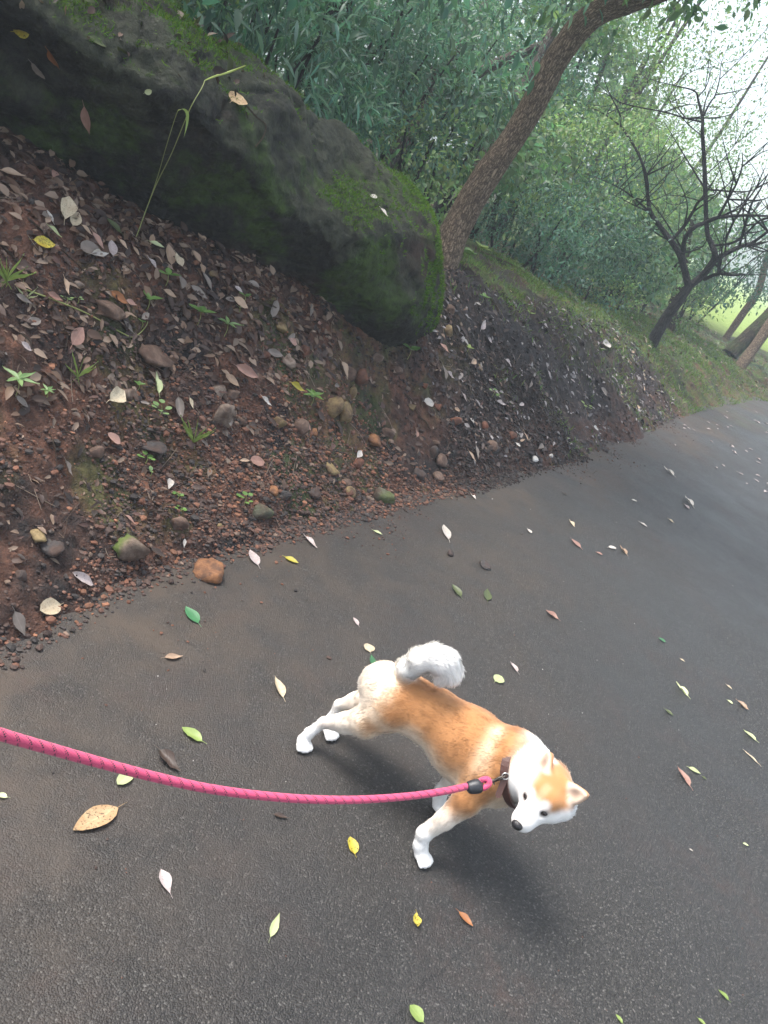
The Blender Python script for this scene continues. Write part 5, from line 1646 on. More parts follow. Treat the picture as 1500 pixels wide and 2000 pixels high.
# ------------------------------------------------------------------ twigs and the bent grass stalk
MAT_TWIG = mat_bark('twig', (0.05, 0.035, 0.025), (0.16, 0.11, 0.075), (0.28, 0.21, 0.15), 3.0)
MAT_STRAW = M('green_stalk').set(col=(0.22, 0.24, 0.075), rough=0.5).m
MAT_STRAWY = M('stalk_sheath').set(col=(0.30, 0.36, 0.08), rough=0.45).m
TWIGS = [
 ([(0, 392), (60, 438), (110, 480), (168, 540)], 2.4, 'long pale twig lying diagonally at the top of the left bank'),
 ([(0, 480), (45, 530), (90, 590), (130, 652)], 2.0, 'thin pale twig below the long one at the left edge'),
 ([(35, 565), (100, 590), (170, 615), (235, 655), (262, 660), (285, 640), (287, 612)], 1.8, 'trailing green vine stem curling at its end on the bank'),
 ([(40, 655), (65, 692)], 2.0, 'short dark twig near the pale grey torn leaf'),
 ([(127, 648), (126, 695)], 1.8, 'short twig beside the broad brown pink leaf'),
 ([(410, 690), (430, 722)], 1.8, 'short twig on the middle slope'),
 ([(360, 788), (382, 838)], 1.6, 'thin twig right of the clover seedling'),
 ([(160, 800), (170, 842)], 1.5, 'thin twig low on the left slope'),
 ([(95, 850), (110, 915)], 1.6, 'thin upright twig at the lower left slope'),
 ([(125, 845), (150, 870)], 1.5, 'thin slanting twig at the lower left slope'),
 ([(398, 900), (408, 942)], 1.5, 'thin brown twig beside the dusty pink leaf'),
 ([(815, 815), (840, 845)], 2.0, 'pale twig on the dark soil below the boulder end'),
 ([(790, 770), (815, 812)], 2.0, 'slender twig above the pale twig below the boulder end'),
 ([(720, 830), (728, 862)], 1.8, 'orange root twig right of the dark hollow'),
 ([(285, 1000), (340, 1015)], 1.6, 'dark twig leading to the brown roadside stone'),
 ([(430, 540), (445, 590)], 1.6, 'forked rootlet close under the boulder'),
 ([(500, 590), (560, 622)], 1.8, 'twig lying along the foot of the boulder'),
 ([(560, 690), (650, 708)], 1.5, 'thin stem under the boulder overhang'),
 ([(975, 845), (990, 870)], 2.0, 'yellowish twig at the toe of the dark bank'),
 ([(905, 555), (960, 590), (985, 640)], 3.0, 'dark fallen branch high on the dark bank'),
 ([(935, 490), (1000, 520), (1040, 545)], 2.4, 'pale fallen stick on the crest by the leaning trunk'),
]
for pts, rp_, lab in TWIGS:
    w = [at(*q) for q in pts]
    dd = np.linalg.norm(w[0] - CAMP)
    w = [p + np.array([0, 0, 0.004 + 0.006 * (k % 2)]) for k, p in enumerate(w)]
    if len(w) == 2: w = [w[0], (w[0] + w[1]) / 2 + np.array([0.004, 0, 0.012]), w[1]]
    rr = rp_ / FPX * dd * 0.9
    V, F_, UV = tube(w, [rr * (1 - 0.5 * k / (len(w) - 1)) for k in range(len(w))], 6, 0.1, 1, n=5)
    o = link('twig', mesh_np('twig', V - w[0], F_, True, None, UV), MAT_STRAW if 'vine' in lab else MAT_TWIG, None, w[0])
    tag(o, lab, 'twig')
# loose rootlets
b = MB()
for k in range(420):
    s_ = r4.uniform(s_of_y(1.7), s_of_y(7)); d_ = r4.uniform(0.05, 1.3)
    e, nn = edge_at(np.array([s_])); x, y = e[0] + nn[0] * d_
    a = r4.uniform(0, 6.28); L = r4.uniform(0.03, 0.14)
    q = [np.array([x + math.cos(a) * L * t, y + math.sin(a) * L * t]) + r4.normal(0, 0.006, 2) for t in (0, 0.5, 1)]
    z = H([p[0] for p in q], [p[1] for p in q])
    c = np.array([[0.10, 0.065, 0.045], [0.05, 0.03, 0.02], [0.2, 0.15, 0.11]])[r4.integers(3)]
    b.tube([np.array([p[0], p[1], zz + 0.006]) for p, zz in zip(q, z)], [0.0013, 0.0012, 0.0008], 4, n=2, C=c)
tag(link('rootlets', b.mesh('rootlets'), MAT_GRAVEL), kind='stuff')

g0 = at(264, 466)
gd = np.linalg.norm(g0 - CAMP)
gs_ = empty('grass_stalk', g0, 'tall thin bent grass stalk standing in front of the boulder', 'grass')
def stalk(pts, r_, name, mat):
    w = [along(x, y, gd - 0.01 - k * 0.012) for k, (x, y) in enumerate(pts)]
    for k, (x, y) in enumerate(pts):
        h_, n_ = on_rock(x, y)
        if h_ is not None:
            w[k] = along(x, y, min(np.linalg.norm(w[k] - CAMP), np.linalg.norm(h_ - CAMP) - 0.05))
    w[0] = g0 - np.array([0, 0, 0.02]) if pts[0][1] > 430 else w[0]
    V, F_, UV = tube(w, [q * .62 for q in r_], 6, n=6)
    return link(name, mesh_np(name, V - g0, F_, True, None, UV), mat, gs_)
stalk([(271, 444), (300, 372), (335, 300), (370, 215), (394, 172), (400, 157)], [0.0032, 0.003, 0.0028, 0.0026, 0.0024, 0.0024], 'stem', MAT_STRAW)
stalk([(400, 157), (420, 149), (450, 140), (480, 128)], [0.0024, 0.006, 0.007, 0.003], 'leaf_sheath', MAT_STRAWY)
stalk([(272, 442), (303, 360), (325, 285), (345, 222), (352, 214)], [0.0026, 0.0024, 0.0022, 0.002, 0.0018], 'stem', MAT_STRAW)
bl = [along(x, y, min(gd - 0.06, (np.linalg.norm(on_rock(352, 214)[0] - CAMP) if on_rock(352, 214)[0] is not None else 99) - 0.055)) for x, y in [(348, 217), (358, 213), (366, 222), (365, 245), (359, 270)]]
bl = catmull(np.array(bl), 4)
wv = _R * 0.006
tt = np.linspace(0, 1, len(bl))
V = np.vstack([np.vstack([p - wv * math.sin(math.pi * min(0.97, t * 0.9 + 0.08)), p + wv * math.sin(math.pi * min(0.97, t * 0.9 + 0.08)) + _F * -0.003]) for p, t in zip(bl, tt)])
F_ = np.array([[2 * i, 2 * i + 1, 2 * i + 3, 2 * i + 2] for i in range(len(bl) - 1)])
link('leaf_blade', mesh_np('leaf_blade', V - g0, F_), LM['lime'], gs_)
# bent straw hanging on the boulder
pr = [on_rock(x, y) for x, y in [(478, 216), (495, 232), (511, 245), (508, 268), (494, 290)]]
if all(p[0] is not None for p in pr):
    w = [p + n_ * 0.02 for p, n_ in pr]
    V, F_, UV = tube(w, [0.003] * 5, 5, n=4)
    tag(link('straw', mesh_np('straw', V - w[0], F_, True, None, UV), MAT_TWIG, None, w[0]), 'bent dry straw hanging over the boulder upper face', 'straw')

# ------------------------------------------------------------------ seedlings
MAT_SEED = mat_dead('seedling_green', (0.085, 0.18, 0.04), (0.17, 0.30, 0.075), 0.0, 0.4, 0.35)
MAT_SEEDP = mat_dead('seedling_pale_green', (0.14, 0.25, 0.085), (0.25, 0.37, 0.15), 0.0, 0.4, 0.35)
LM['seed'] = MAT_SEED; LM['seedp'] = MAT_SEEDP
def seedling(px, py, size_px, kind, mat, label, yaw=None, k=None):
    p = at(px, py)
    d = np.linalg.norm(p - CAMP)
    sz = size_px / FPX * d
    o = empty('seedling', p, label, 'seedling', None)
    hgt = sz * (0.5 if kind != 'grass' else 0.1)
    cnt = k or dict(palmate=6, ovate=4, clover=6, grass=9)[kind]
    b = MB()
    b.tube([(0, 0, -0.01), (0.004, 0.003, hgt * 0.5), (0, 0, hgt)], [0.0018, 0.0016, 0.0012], 5, n=3)
    link('stem', b.mesh('stem'), MAT_STRAW, o)
    a0 = random.uniform(0, 6.28) if yaw is None else yaw
    for i in range(cnt):
        a = a0 + i * 2 * math.pi / cnt * (1 if kind != 'palmate' else 0.85) + random.uniform(-.2, .2)
        L = sz * dict(palmate=0.62, ovate=0.55, clover=0.3, grass=0.9)[kind] * random.uniform(0.75, 1.15)
        wr = dict(palmate=0.3, ovate=0.62, clover=0.95, grass=0.035)[kind]
        el = dict(palmate=0.1, ovate=0.25, clover=0.2, grass=0.75)[kind] + random.uniform(-.15, .15)
        off = 0.22 * sz if kind == 'clover' else 0.0
        st = np.array([math.cos(a) * off, math.sin(a) * off, hgt * (1 if kind != 'clover' else random.uniform(0.5, 1.1))])
        y = np.array([math.cos(a) * math.cos(el), math.sin(a) * math.cos(el), math.sin(el)])
        me = leaf_mesh('lance' if kind in ('palmate', 'grass') else ('round' if kind == 'clover' else 'oval'), 0 if kind == 'clover' else 1)
        lo_ = bpy.data.objects.new('leaf', me)
        COL.objects.link(lo_)
        if not me.materials: me.materials.append(LM['tan'])
        lo_.material_slots[0].link = 'OBJECT'; lo_.material_slots[0].material = LM[mat]
        lo_.parent = o
        n_ = np.array([-math.cos(a) * math.sin(el), -math.sin(a) * math.sin(el), math.cos(el)])
        x_ = np.cross(y, n_)
        lo_.matrix_local = Matrix(((x_[0] * L * wr, y[0] * L, n_[0] * L, st[0]), (x_[1] * L * wr, y[1] * L, n_[1] * L, st[1]), (x_[2] * L * wr, y[2] * L, n_[2] * L, st[2]), (0, 0, 0, 1)))
    return o
SEEDS = [
 (30, 772, 62, 'palmate', 'seedp', 'star-leaved pale seedling at the left edge of the bank'),
 (88, 780, 34, 'palmate', 'seedp', 'small star-leaved seedling right of the big one at the left edge'),
 (385, 634, 50, 'ovate', 'seed', 'broad-leaved green seedling in the upper middle of the bank'),
 (438, 655, 46, 'palmate', 'seedp', 'narrow-leaved seedling right of the broad-leaved one'),
 (322, 560, 44, 'ovate', 'seed', 'seedling with two round green leaves below the boulder', 3),
 (286, 605, 42, 'ovate', 'seed', 'yellow green seedling at the tip of the trailing vine', 3),
 (275, 640, 22, 'ovate', 'seed', 'tiny green seedling below the yellow green one', 3),
 (128, 592, 22, 'clover', 'seedp', 'small clover-like seedling on the left bank'),
 (150, 592, 20, 'clover', 'seedp', 'small pale sprout right of the clover-like one'),
 (605, 795, 48, 'palmate', 'seed', 'feathery green seedling in the middle of the stony slope'),
 (795, 702, 40, 'ovate', 'seed', 'bright green three-leaved seedling on the dark soil by the boulder end', 3),
 (283, 905, 34, 'clover', 'seed', 'clover-leaved seedling beside the dark slate'),
 (292, 930, 22, 'ovate', 'seedp', 'thin sprout below the clover-leaved one', 2),
 (345, 975, 26, 'clover', 'seed', 'upper of two small round-leaved sprouts above the brown stone'),
 (351, 1000, 24, 'clover', 'seed', 'lower of two small round-leaved sprouts above the brown stone'),
 (475, 985, 36, 'clover', 'seed', 'round-leaved bright seedling beside the greenish angular stone'),
 (310, 812, 42, 'clover', 'seedp', 'clover seedling below the white green upright leaf'),
 (268, 762, 22, 'ovate', 'seed', 'small green sprout left of the white green upright leaf'),
 (150, 745, 54, 'grass', 'lime', 'thin grass tuft at the left of the slope', 6),
 (375, 872, 60, 'grass', 'lime', 'thin grass tuft in the middle of the lower slope', 10),
 (395, 860, 30, 'grass', 'olive', 'dull short grass tuft behind the thin one', 8),
 (475, 590, 24, 'ovate', 'seed', 'dim green sprout close under the boulder', 3),
 (960, 776, 26, 'clover', 'seed', 'bright sprout low on the dark bank'),
 (1140, 802, 26, 'clover', 'lime', 'yellow green sprout on the dark bank toe'),
 (910, 690, 22, 'ovate', 'lime', 'yellow green sprout on the dark bank below the trunk', 3),
 (940, 592, 24, 'ovate', 'seed', 'green sprout high on the dark bank', 4),
 (905, 520, 44, 'ovate', 'seed', 'green leafy seedling at the foot of the leaning trunk', 6),
 (930, 505, 40, 'ovate', 'lime', 'lighter leafy seedling right of the leaning trunk foot', 6),
 (1030, 622, 20, 'ovate', 'lime', 'small yellow green sprout high on the bank crest', 3),
 (50, 590, 34, 'grass', 'pale', 'pale grass tuft near the left edge of the bank', 5),
 (10, 560, 60, 'grass', 'lime', 'green grass tuft cut by the left edge of the bank', 8),
 (465, 610, 18, 'ovate', 'pale', 'pale sprout near the foot of the boulder', 2),
]
for q in SEEDS:
    seedling(*q[:6], k=q[6] if len(q) > 6 else None)

# ================================================================== DOG
a_ = lambda *q: np.array(q, float)
PEL, LOIN, RIB, CHEST, NECK = a_(.243, 1.775, .268), a_(.357, 1.750, .280), a_(.462, 1.718, .275), a_(.548, 1.684, .275), a_(.582, 1.662, .322)
HC = a_(.660, 1.566, .378)
hf = a_(-.46, -.777, -.42); hf /= np.linalg.norm(hf)
hl = a_(.846, -.52, .033); hl -= hf * np.dot(hl, hf); hl /= np.linalg.norm(hl)
hu = np.cross(hf, hl)
def hd(f, l, u): return HC + hf * f + hl * l + hu * u
df = Field((0.0, 1.40, -0.012), (0.80, 1.99, 0.54), 0.0042)
# trunk
df.cone(PEL, LOIN, .080, .075, .03); df.cone(LOIN, RIB, .075, .094, .03); df.cone(RIB, CHEST, .094, .095, .03)
df.cone(CHEST, NECK, .092, .080, .04)
df.cone(CHEST + a_(.012, -.004, -.035), RIB + a_(0, 0, -.02), .068, .080, .04)          # breastbone
df.cone(a_(.20, 1.79, .275), PEL, .066, .08, .03)                                   # rump
# neck and head
df.cone(NECK, hd(-.018, -.024, -.030), .080, .058, .04)
df.ell(hd(.008, -.003, -.004), np.array([hf, hl, hu]), (.057, .057, .047), .03)
for s in (-1, 1):
    df.cone(hd(.012, s * .036, -.022), hd(.03, s * .030, -.026), .040, .034, .025)      # cheeks
    df.cone(hd(.040, s * .019, .016), hd(.052, s * .014, .006), .022, .020, .02)        # brow
df.cone(hd(.045, 0, -.020), hd(.104, 0, -.025), .039, .0295, .022)                  # muzzle
df.cone(hd(.052, 0, -.038), hd(.094, 0, -.042), .029, .0225, .016)                  # lower jaw
df.cone(hd(.060, 0, -.004), hd(.118, 0, -.014), .018, .0125, .014)                  # bridge of the nose
for s in (-1, 1):
    df.sub(lambda P, s=s: rcone(P, hd(.070, s * .025, .0035), hd(.074, s * .030, .003), .006, .006), hd(.07, s * .027, .003) - .02, hd(.07, s * .027, .003) + .02, .008)
# ears: flattened cones with a scooped inner side
EARS = []
for s in (-1, 1):
    e0 = hd(-.002, s * .041, .026)
    dv = (-hf * .66 + hu * .62 - hl * .18) if s < 0 else (hl * .72 - hf * .30 + hu * .52)
    e1 = e0 + dv / np.linalg.norm(dv) * .050
    out = (-hl * .55 + hu * .45 + hf * .62) if s < 0 else (hf * .55 + hu * .70 + hl * .1)       # way the ear opens
    ax = (e1 - e0) / np.linalg.norm(e1 - e0)
    out = out - ax * np.dot(out, ax); out /= np.linalg.norm(out)
    wd = np.cross(ax, out)
    EARS.append((e0, e1, ax, out, wd))
    A3 = np.array([wd, ax, out])
    Lh = np.linalg.norm(e1 - e0)
    def ear(P, e0=e0, A3=A3, Lh=Lh):
        q = (P - e0) @ A3.T
        t = np.clip(q[..., 1] / Lh, -0.3, 1.05)
        w = 0.032 * np.clip(1.02 - t, 0.02, 1.2) ** 0.6
        k = np.sqrt((q[..., 0] / np.maximum(w, 1e-4)) ** 2 + ((q[..., 2] + 0.004) / 0.0115) ** 2)
        d = (k - 1) * np.minimum(w, 0.0115)
        return np.maximum(d, np.maximum(q[..., 1] - Lh, -q[..., 1] - 0.02))
    df.add(ear, np.minimum(e0, e1) - .035, np.maximum(e0, e1) + .035, .008)
    cpt = e0 + ax * Lh * 0.42 + out * 0.016
    df.sub(lambda P, c=cpt, A3=A3: ellipsoid(P, c, A3, (.016, .026, .0165)), cpt - .03, cpt + .03, .005)
# legs: right hind stretched back, left hind behind it, right fore reaching, left fore under the chest
LEGS = dict(
    hr=[(a_(.232, 1.742, .245), .066), (a_(.200, 1.730, .188), .046), (a_(.152, 1.748, .137), .030), (a_(.098, 1.764, .092), .0150), (a_(.074, 1.752, .048), .0140), (a_(.066, 1.744, .022), .0175)],
    hl=[(a_(.232, 1.815, .250), .058), (a_(.195, 1.835, .180), .042), (a_(.158, 1.846, .137), .029), (a_(.120, 1.853, .100), .0145), (a_(.116, 1.842, .050), .0135), (a_(.122, 1.832, .022), .0170)],
    fr=[(a_(.528, 1.625, .262), .060), (a_(.508, 1.592, .205), .038), (a_(.480, 1.572, .135), .0250), (a_(.450, 1.558, .075), .0200), (a_(.456, 1.552, .040), .0185), (a_(.468, 1.547, .020), .0195)],
    fl=[(a_(.540, 1.730, .245), .055), (a_(.500, 1.735, .175), .034), (a_(.488, 1.742, .120), .0230), (a_(.482, 1.745, .070), .0190), (a_(.486, 1.744, .040), .0175), (a_(.494, 1.740, .020), .0190)])
TOE = dict(hr=a_(.55, -.80, 0), hl=a_(.75, -.6, 0), fr=a_(.72, -.65, 0), fl=a_(.80, -.55, 0))
for k, ch in LEGS.items():
    for (p0, r0), (p1, r1) in zip(ch[:-1], ch[1:]):
        df.cone(p0, p1, r0, r1, .018 if r1 > .03 else .010)
    t = TOE[k] / np.linalg.norm(TOE[k]); w = np.array([-t[1], t[0], 0])
    pw = ch[-1][0]
    df.ell(pw + t * .008 + a_(0, 0, -.004), np.array([t, w, a_(0, 0, 1)]), (.022, .020, .014), .006)
    for i, q in enumerate((-1.5, -.5, .5, 1.5)):
        c = pw + t * (.034 - .005 * abs(q)) + w * q * .0120
        c[2] = .0115
        df.cone(c - t * .012 + a_(0, 0, .006), c, .0070, .0080, .0012)
# tail curled over the back
TP = [gz(540 + x / 2.344, 1220 + y / 2.344, z) for x, y, z in [(575, 235, .335), (600, 205, .375), (655, 165, .425), (715, 150, .455), (770, 170, .465), (792, 215, .445), (765, 240, .425)]]
TR = [.030, .029, .031, .033, .034, .031, .022]
for i in range(len(TP) - 1):
    df.cone(TP[i], TP[i + 1], TR[i], TR[i + 1], .012)
DV, DF = df.mesh()
DV = vsmooth(DV, DF, 2, 0.5)
DV[:, 2] = np.maximum(DV[:, 2], 0.0008)
DN = vnormals(DV, DF)

cax = hd(-.045, 0, -.02) - NECK; cax /= np.linalg.norm(cax)
cc = NECK + cax * .020
# coat colours by region of the body
spine = (NECK - PEL); spine /= np.linalg.norm(spine)
def segdist(P, pts):
    d = np.full(len(P), 9.0)
    for a, b in zip(pts[:-1], pts[1:]):
        d = np.minimum(d, rcone(P, a, b, 0, 0))
    return d
d_tail = segdist(DV, TP)
d_head = np.linalg.norm(DV - HC, axis=1)
hx = (DV - HC) @ hf; hy = (DV - HC) @ hl; hz = (DV - HC) @ hu
is_tail = sstep(.058, .045, d_tail) * sstep(.350, .375, DV[:, 2])
is_head = np.maximum(sstep(-.07, -.035, hx) * sstep(.118, .098, d_head), sstep(.03, .05, hx) * sstep(.175, .155, d_head) * sstep(-.075, -.055, hy)) * sstep(.27, .29, DV[:, 2])
leg_d = {k: segdist(DV, [p for p, _ in ch[1:]]) for k, ch in LEGS.items()}
leg_all = np.min(np.stack(list(leg_d.values())), axis=0)
is_leg = sstep(.045, .03, leg_all) * sstep(.20, .15, DV[:, 2])
TAN = a_(.42, .200, .076); RED = a_(.30, .125, .043); CREAM = a_(.74, .58, .40); WHITE = a_(.84, .82, .78)
wob = 0.5 * fbm(DV, 28, 3, 300)
ax_ = (DV - PEL) @ spine
C = np.tile(TAN, (len(DV), 1))
def paint(w, c):
    global C
    w = np.clip(w, 0, 1)[:, None]
    C = C * (1 - w) + np.asarray(c) * w
paint(0.55 * sstep(.05, .30, DN[:, 2]) * sstep(-.02, .04, ax_) * sstep(.36, .30, ax_) * (0.6 + wob), RED)       # darker saddle
paint(sstep(-.15, -.6, DN[:, 2] + wob * .3) * 0.95, WHITE)                            # underside
paint(0.8 * sstep(.05, -.30, DN[:, 2] + wob * .3), CREAM)
# pale rump and backs of the thighs
paint(sstep(.000, -.045, ax_ + .025 * wob - .25 * (DV[:, 2] - .27)) * 1.0, WHITE)
paint(0.7 * sstep(.030, -.025, ax_ + .03 * wob - .25 * (DV[:, 2] - .27)), CREAM)
# legs: cream, white towards the paws
paint(is_leg * .95, CREAM * .5 + WHITE * .5)
paint(sstep(.14, .07, DV[:, 2] + .02 * wob), WHITE)
paint(0.25 * sstep(.030, .014, leg_d['hr']) * sstep(.07, .10, DV[:, 2]) * sstep(.19, .14, DV[:, 2]) * sstep(.0, -.4, DN[:, 1] + .2), TAN)
# pale band behind the shoulder and the chest
def blob(p, r0, r1): return sstep(r1, r0, np.linalg.norm(DV - np.asarray(p), axis=1) + .012 * wob)
SB = [gz(540 + x / 2.344, 1220 + y / 2.344, z) for x, y, z in [(1015, 525, .36), (975, 585, .335), (945, 650, .30), (925, 720, .26)]]
paint(1.0 * sstep(.045, .014, segdist(DV, SB) + .006 * wob), CREAM)
SB2 = [gz(540 + x / 2.344, 1220 + y / 2.344, z) for x, y, z in [(1075, 500, .385), (1050, 560, .37), (1015, 640, .33)]]
paint(0.95 * sstep(.032, .010, segdist(DV, SB2) + .006 * wob), RED)
paint(sstep(.06, .0, np.abs(ax_ - .43)) * sstep(.27, .20, DV[:, 2]) * .9, WHITE)
# neck and head
nk = sstep(.36, .42, ax_ + .02 * wob)
paint(nk * 0.30 * (1 - is_head), CREAM)
paint(sstep(-.002, .040, (DV - cc) @ cax - .016 * ((DV - cc)[:, 2] / .08) * -1 + .006 * wob) * sstep(-.008, -.045, (DV - HC) @ hl) * sstep(.035, -.005, hz) * sstep(.21, .24, DV[:, 2]), WHITE)
_e = np.vstack([DF[:, [0, 1]], DF[:, [1, 2]], DF[:, [2, 3]], DF[:, [3, 0]]])
for _ in range(10):      # soft transitions between the patches of the coat
    _a = np.zeros_like(C); _n = np.zeros(len(C))
    for p_, q_ in ((0, 1), (1, 0)):
        for k_ in range(3): _a[:, k_] += np.bincount(_e[:, p_], C[_e[:, q_], k_], len(C))
        _n += np.bincount(_e[:, p_], minlength=len(C))
    C = .35 * C + .65 * _a / _n[:, None]
paint(is_head, TAN)
paint(is_head * sstep(.006, -.020, hz + .010 * wob + .10 * np.clip(hx, -.03, .05)), WHITE)                # cheeks
paint(is_head * sstep(-.020, -.042, hy + .008 * wob) * sstep(.045, .02, hz), WHITE)
paint(is_head * sstep(.015, .04, hy + .008 * wob) * sstep(.02, .0, hz), WHITE)
paint(is_head * sstep(.055, .080, hx) * .9, WHITE)                                   # muzzle
paint(is_head * .25 * sstep(.07, .05, np.abs(hx - .085)) * sstep(.013, .006, np.abs(hy)) * sstep(-.016, -.006, hz), CREAM)
for s in (-1, 1):
    paint(0.75 * sstep(.017, .009, np.linalg.norm(DV - hd(.058, s * .021, .021), axis=1)), WHITE)      # brow spots
    e0, e1, ax, out, wd = EARS[0 if s < 0 else 1]
    inear = sstep(.045, .03, np.linalg.norm(DV - (e0 + e1) / 2, axis=1)) * sstep(.2, .6, DN @ out) * sstep(-.004, .004, (DV - e0) @ ax)
    paint(inear, (.62, .47, .36))
    back = sstep(.045, .03, np.linalg.norm(DV - (e0 + e1) / 2, axis=1)) * sstep(-.1, -.5, DN @ out) * sstep(.0, .015, (DV - e0) @ ax)
    paint(back * .7, RED)
    paint(.7 * inear * sstep(.020, .004, np.linalg.norm(DV - (e0 + ax * .018), axis=1)), (.22, .14, .10))
    # dark eye rims
    paint(0.8 * sstep(.0140, .0095, np.linalg.norm(DV - hd(.069, s * .0265, .004), axis=1)), (.05, .03, .02))
paint(is_tail, WHITE)
paint(.6 * is_tail * sstep(.43, .40, DV[:, 2]) * sstep(.26, .28, DV[:, 0]), CREAM)
# mouth line
paint(.7 * sstep(.004, .0015, np.abs(hz + .034 + .02 * (hx - .09))) * sstep(.085, .10, hx) * is_head, (.10, .06, .05))
for _ in range(2):
    _a = np.zeros_like(C); _n = np.zeros(len(C))
    for p_, q_ in ((0, 1), (1, 0)):
        for k_ in range(3): _a[:, k_] += np.bincount(_e[:, p_], C[_e[:, q_], k_], len(C))
        _n += np.bincount(_e[:, p_], minlength=len(C))
    C = .4 * C + .6 * _a / _n[:, None]
C = np.clip(C, 0, .9)

def mat_coat(name, rough):
    m = M(name)
    m.set(col=m.attr('col'), rough=rough, spec=0.2, sheen=0.25)
    return m
_mc = mat_coat('dog_skin_coat', 0.8)
_mc.bump(_mc.noise(_mc.pos(), 320, 3, 0.7), 0.25, 0.003)
DB = a_(.40, 1.70, 0)
dog = empty('dog', DB, 'tan and white dog with a curled tail standing on the road', 'dog')
link('body', mesh_np('body', DV - DB, DF, True, C), _mc.m, dog)
# fur
flen = .010 + 0 * ax_
flen = flen + .006 * nk + .003 * sstep(.02, -.04, ax_) * sstep(.16, .22, DV[:, 2])
flen = np.where(leg_all < .05, flen + (.0075 - flen) * is_leg, flen)
flen = flen + (.0055 - flen) * is_head
flen = flen + is_head * .005 * sstep(.02, -.02, hz) * sstep(.03, -.01, hx)
flen = flen + is_head * .006 * sstep(.03, .05, np.abs(hy)) * sstep(.03, .0, hx)
flen = flen + (.018 - flen) * is_tail
flen = flen * (1 - .75 * sstep(.06, .085, hx) * is_head)
flen = np.where(DV[:, 2] < .012, .002, np.where(DV[:, 2] < .03, np.minimum(flen, .005), flen))
for e0, e1, ax, out, wd in EARS:
    flen = flen * (1 - .72 * sstep(.05, .03, np.linalg.norm(DV - (e0 + e1) / 2, axis=1)) * sstep(.0, .01, (DV - e0) @ ax))
flow = np.tile(-spine + a_(0, 0, -.45), (len(DV), 1))
flow = flow * (1 - is_leg[:, None]) + a_(-.1, 0, -1) * is_leg[:, None]
flow = flow * (1 - is_head[:, None]) + (-hf - hu * .25) * is_head[:, None]
td = np.array([TP[min(len(TP) - 2, int(np.argmin([np.linalg.norm(v - t) for t in TP])))] for v in DV[:1]])
tp_d = np.stack([np.linalg.norm(DV - t, axis=1) for t in TP]).argmin(0)
tdir = np.gradient(np.array(TP), axis=0)[tp_d]; tdir /= np.linalg.norm(tdir, axis=1)[:, None]
flow = flow * (1 - is_tail[:, None]) + tdir * is_tail[:, None]
NF = 150000
wgt = np.ones(len(DV)) + 1.2 * is_head + 0.8 * is_leg
j, W4 = sample_mesh(DV, DF, wgt, NF)
ip = lambda X: (X[DF[j]] * (W4[..., None] if X.ndim == 2 else W4)).sum(1)
fp, fn, fc, fl_, ff, ft_, fh_ = ip(DV), ip(DN), ip(C), ip(flen), ip(flow), ip(is_tail), ip(is_head)
fn /= np.linalg.norm(fn, axis=1)[:, None]
tg = ff - fn * (ff * fn).sum(1)[:, None]
tg /= np.linalg.norm(tg, axis=1)[:, None] + 1e-6
clump = np.stack([vnoise(fp, 52, 400), vnoise(fp, 52, 401), vnoise(fp, 52, 402)], 1)
lift = (0.24 + 0.22 * ft_)[:, None]
dr = tg + fn * lift + 0.28 * clump + rng.normal(0, 0.18, (NF, 3))
dr /= np.linalg.norm(dr, axis=1)[:, None]
ok = (fl_ > .0022)
# keep the eyes and nose clear
for c, rr in ((hd(.070, .027, .003), .0085), (hd(.070, -.027, .003), .0085), (hd(.132, 0, -.013), .019)):
    ok &= np.linalg.norm(fp - c, axis=1) > rr
fp, fn, fc, fl_, dr, tg = fp[ok], fn[ok], fc[ok], fl_[ok], dr[ok], tg[ok]; NF = len(fp)
L = fl_ * rng.uniform(.65, 1.25, NF)
wN = fn + 0.15 * rng.normal(0, 1, (NF, 3))
dk = 1 - sstep(.35, .6, fc[:, 2])
fc = np.clip(fc * (1 + dk * .12 * fbm(fp[:, :] * np.array([1, 1, 1]), 90, 2, 410))[:, None] * (rng.uniform(.86, 1.10, NF) * (1 + .07 * clump[ok][:, 0]))[:, None], 0, .92)
v_, q_, t_, c_ = ribbons(fp - fn * .0008, dr, wN, L, np.clip(L * .15, .0010, .0026), -0.18 * fn + 0.1 * tg + a_(0, 0, -.08), fc, 2)
me = mesh_np('fur', v_ - DB, [q_, t_], True, c_)
me.normals_split_custom_set_from_vertices(np.repeat(fn * .8 + dr * .2, 5, axis=0).tolist())
link('fur', me, mat_coat('dog_fur', 0.75).m, dog)
# eyes, nose
def blob_mesh(c, axes, radii, name, mat):
    V = (ICO_V * np.asarray(radii)) @ np.asarray(axes) + np.asarray(c) - DB
    return link(name, mesh_np(name, V, ICO_F, True), mat, dog)
MAT_EYE = M('dog_eye').set(col=(.018, .010, .007), rough=0.08, spec=0.6).m
MAT_NOSE = M('dog_nose'); MAT_NOSE.set(col=(.012, .011, .012), rough=0.38, spec=0.5); MAT_NOSE.bump(MAT_NOSE.voro(MAT_NOSE.pos(), 600), 0.5, 0.001)
for s in (-1, 1):
    blob_mesh(hd(.0655, s * .0265, .0035), np.array([hf, hl, hu]), (.0088, .0098, .0070), 'eye', MAT_EYE)
blob_mesh(hd(.1315, 0, -.0125), np.array([hf, hl, hu]), (.0115, .0145, .0115), 'nose', MAT_NOSE.m)

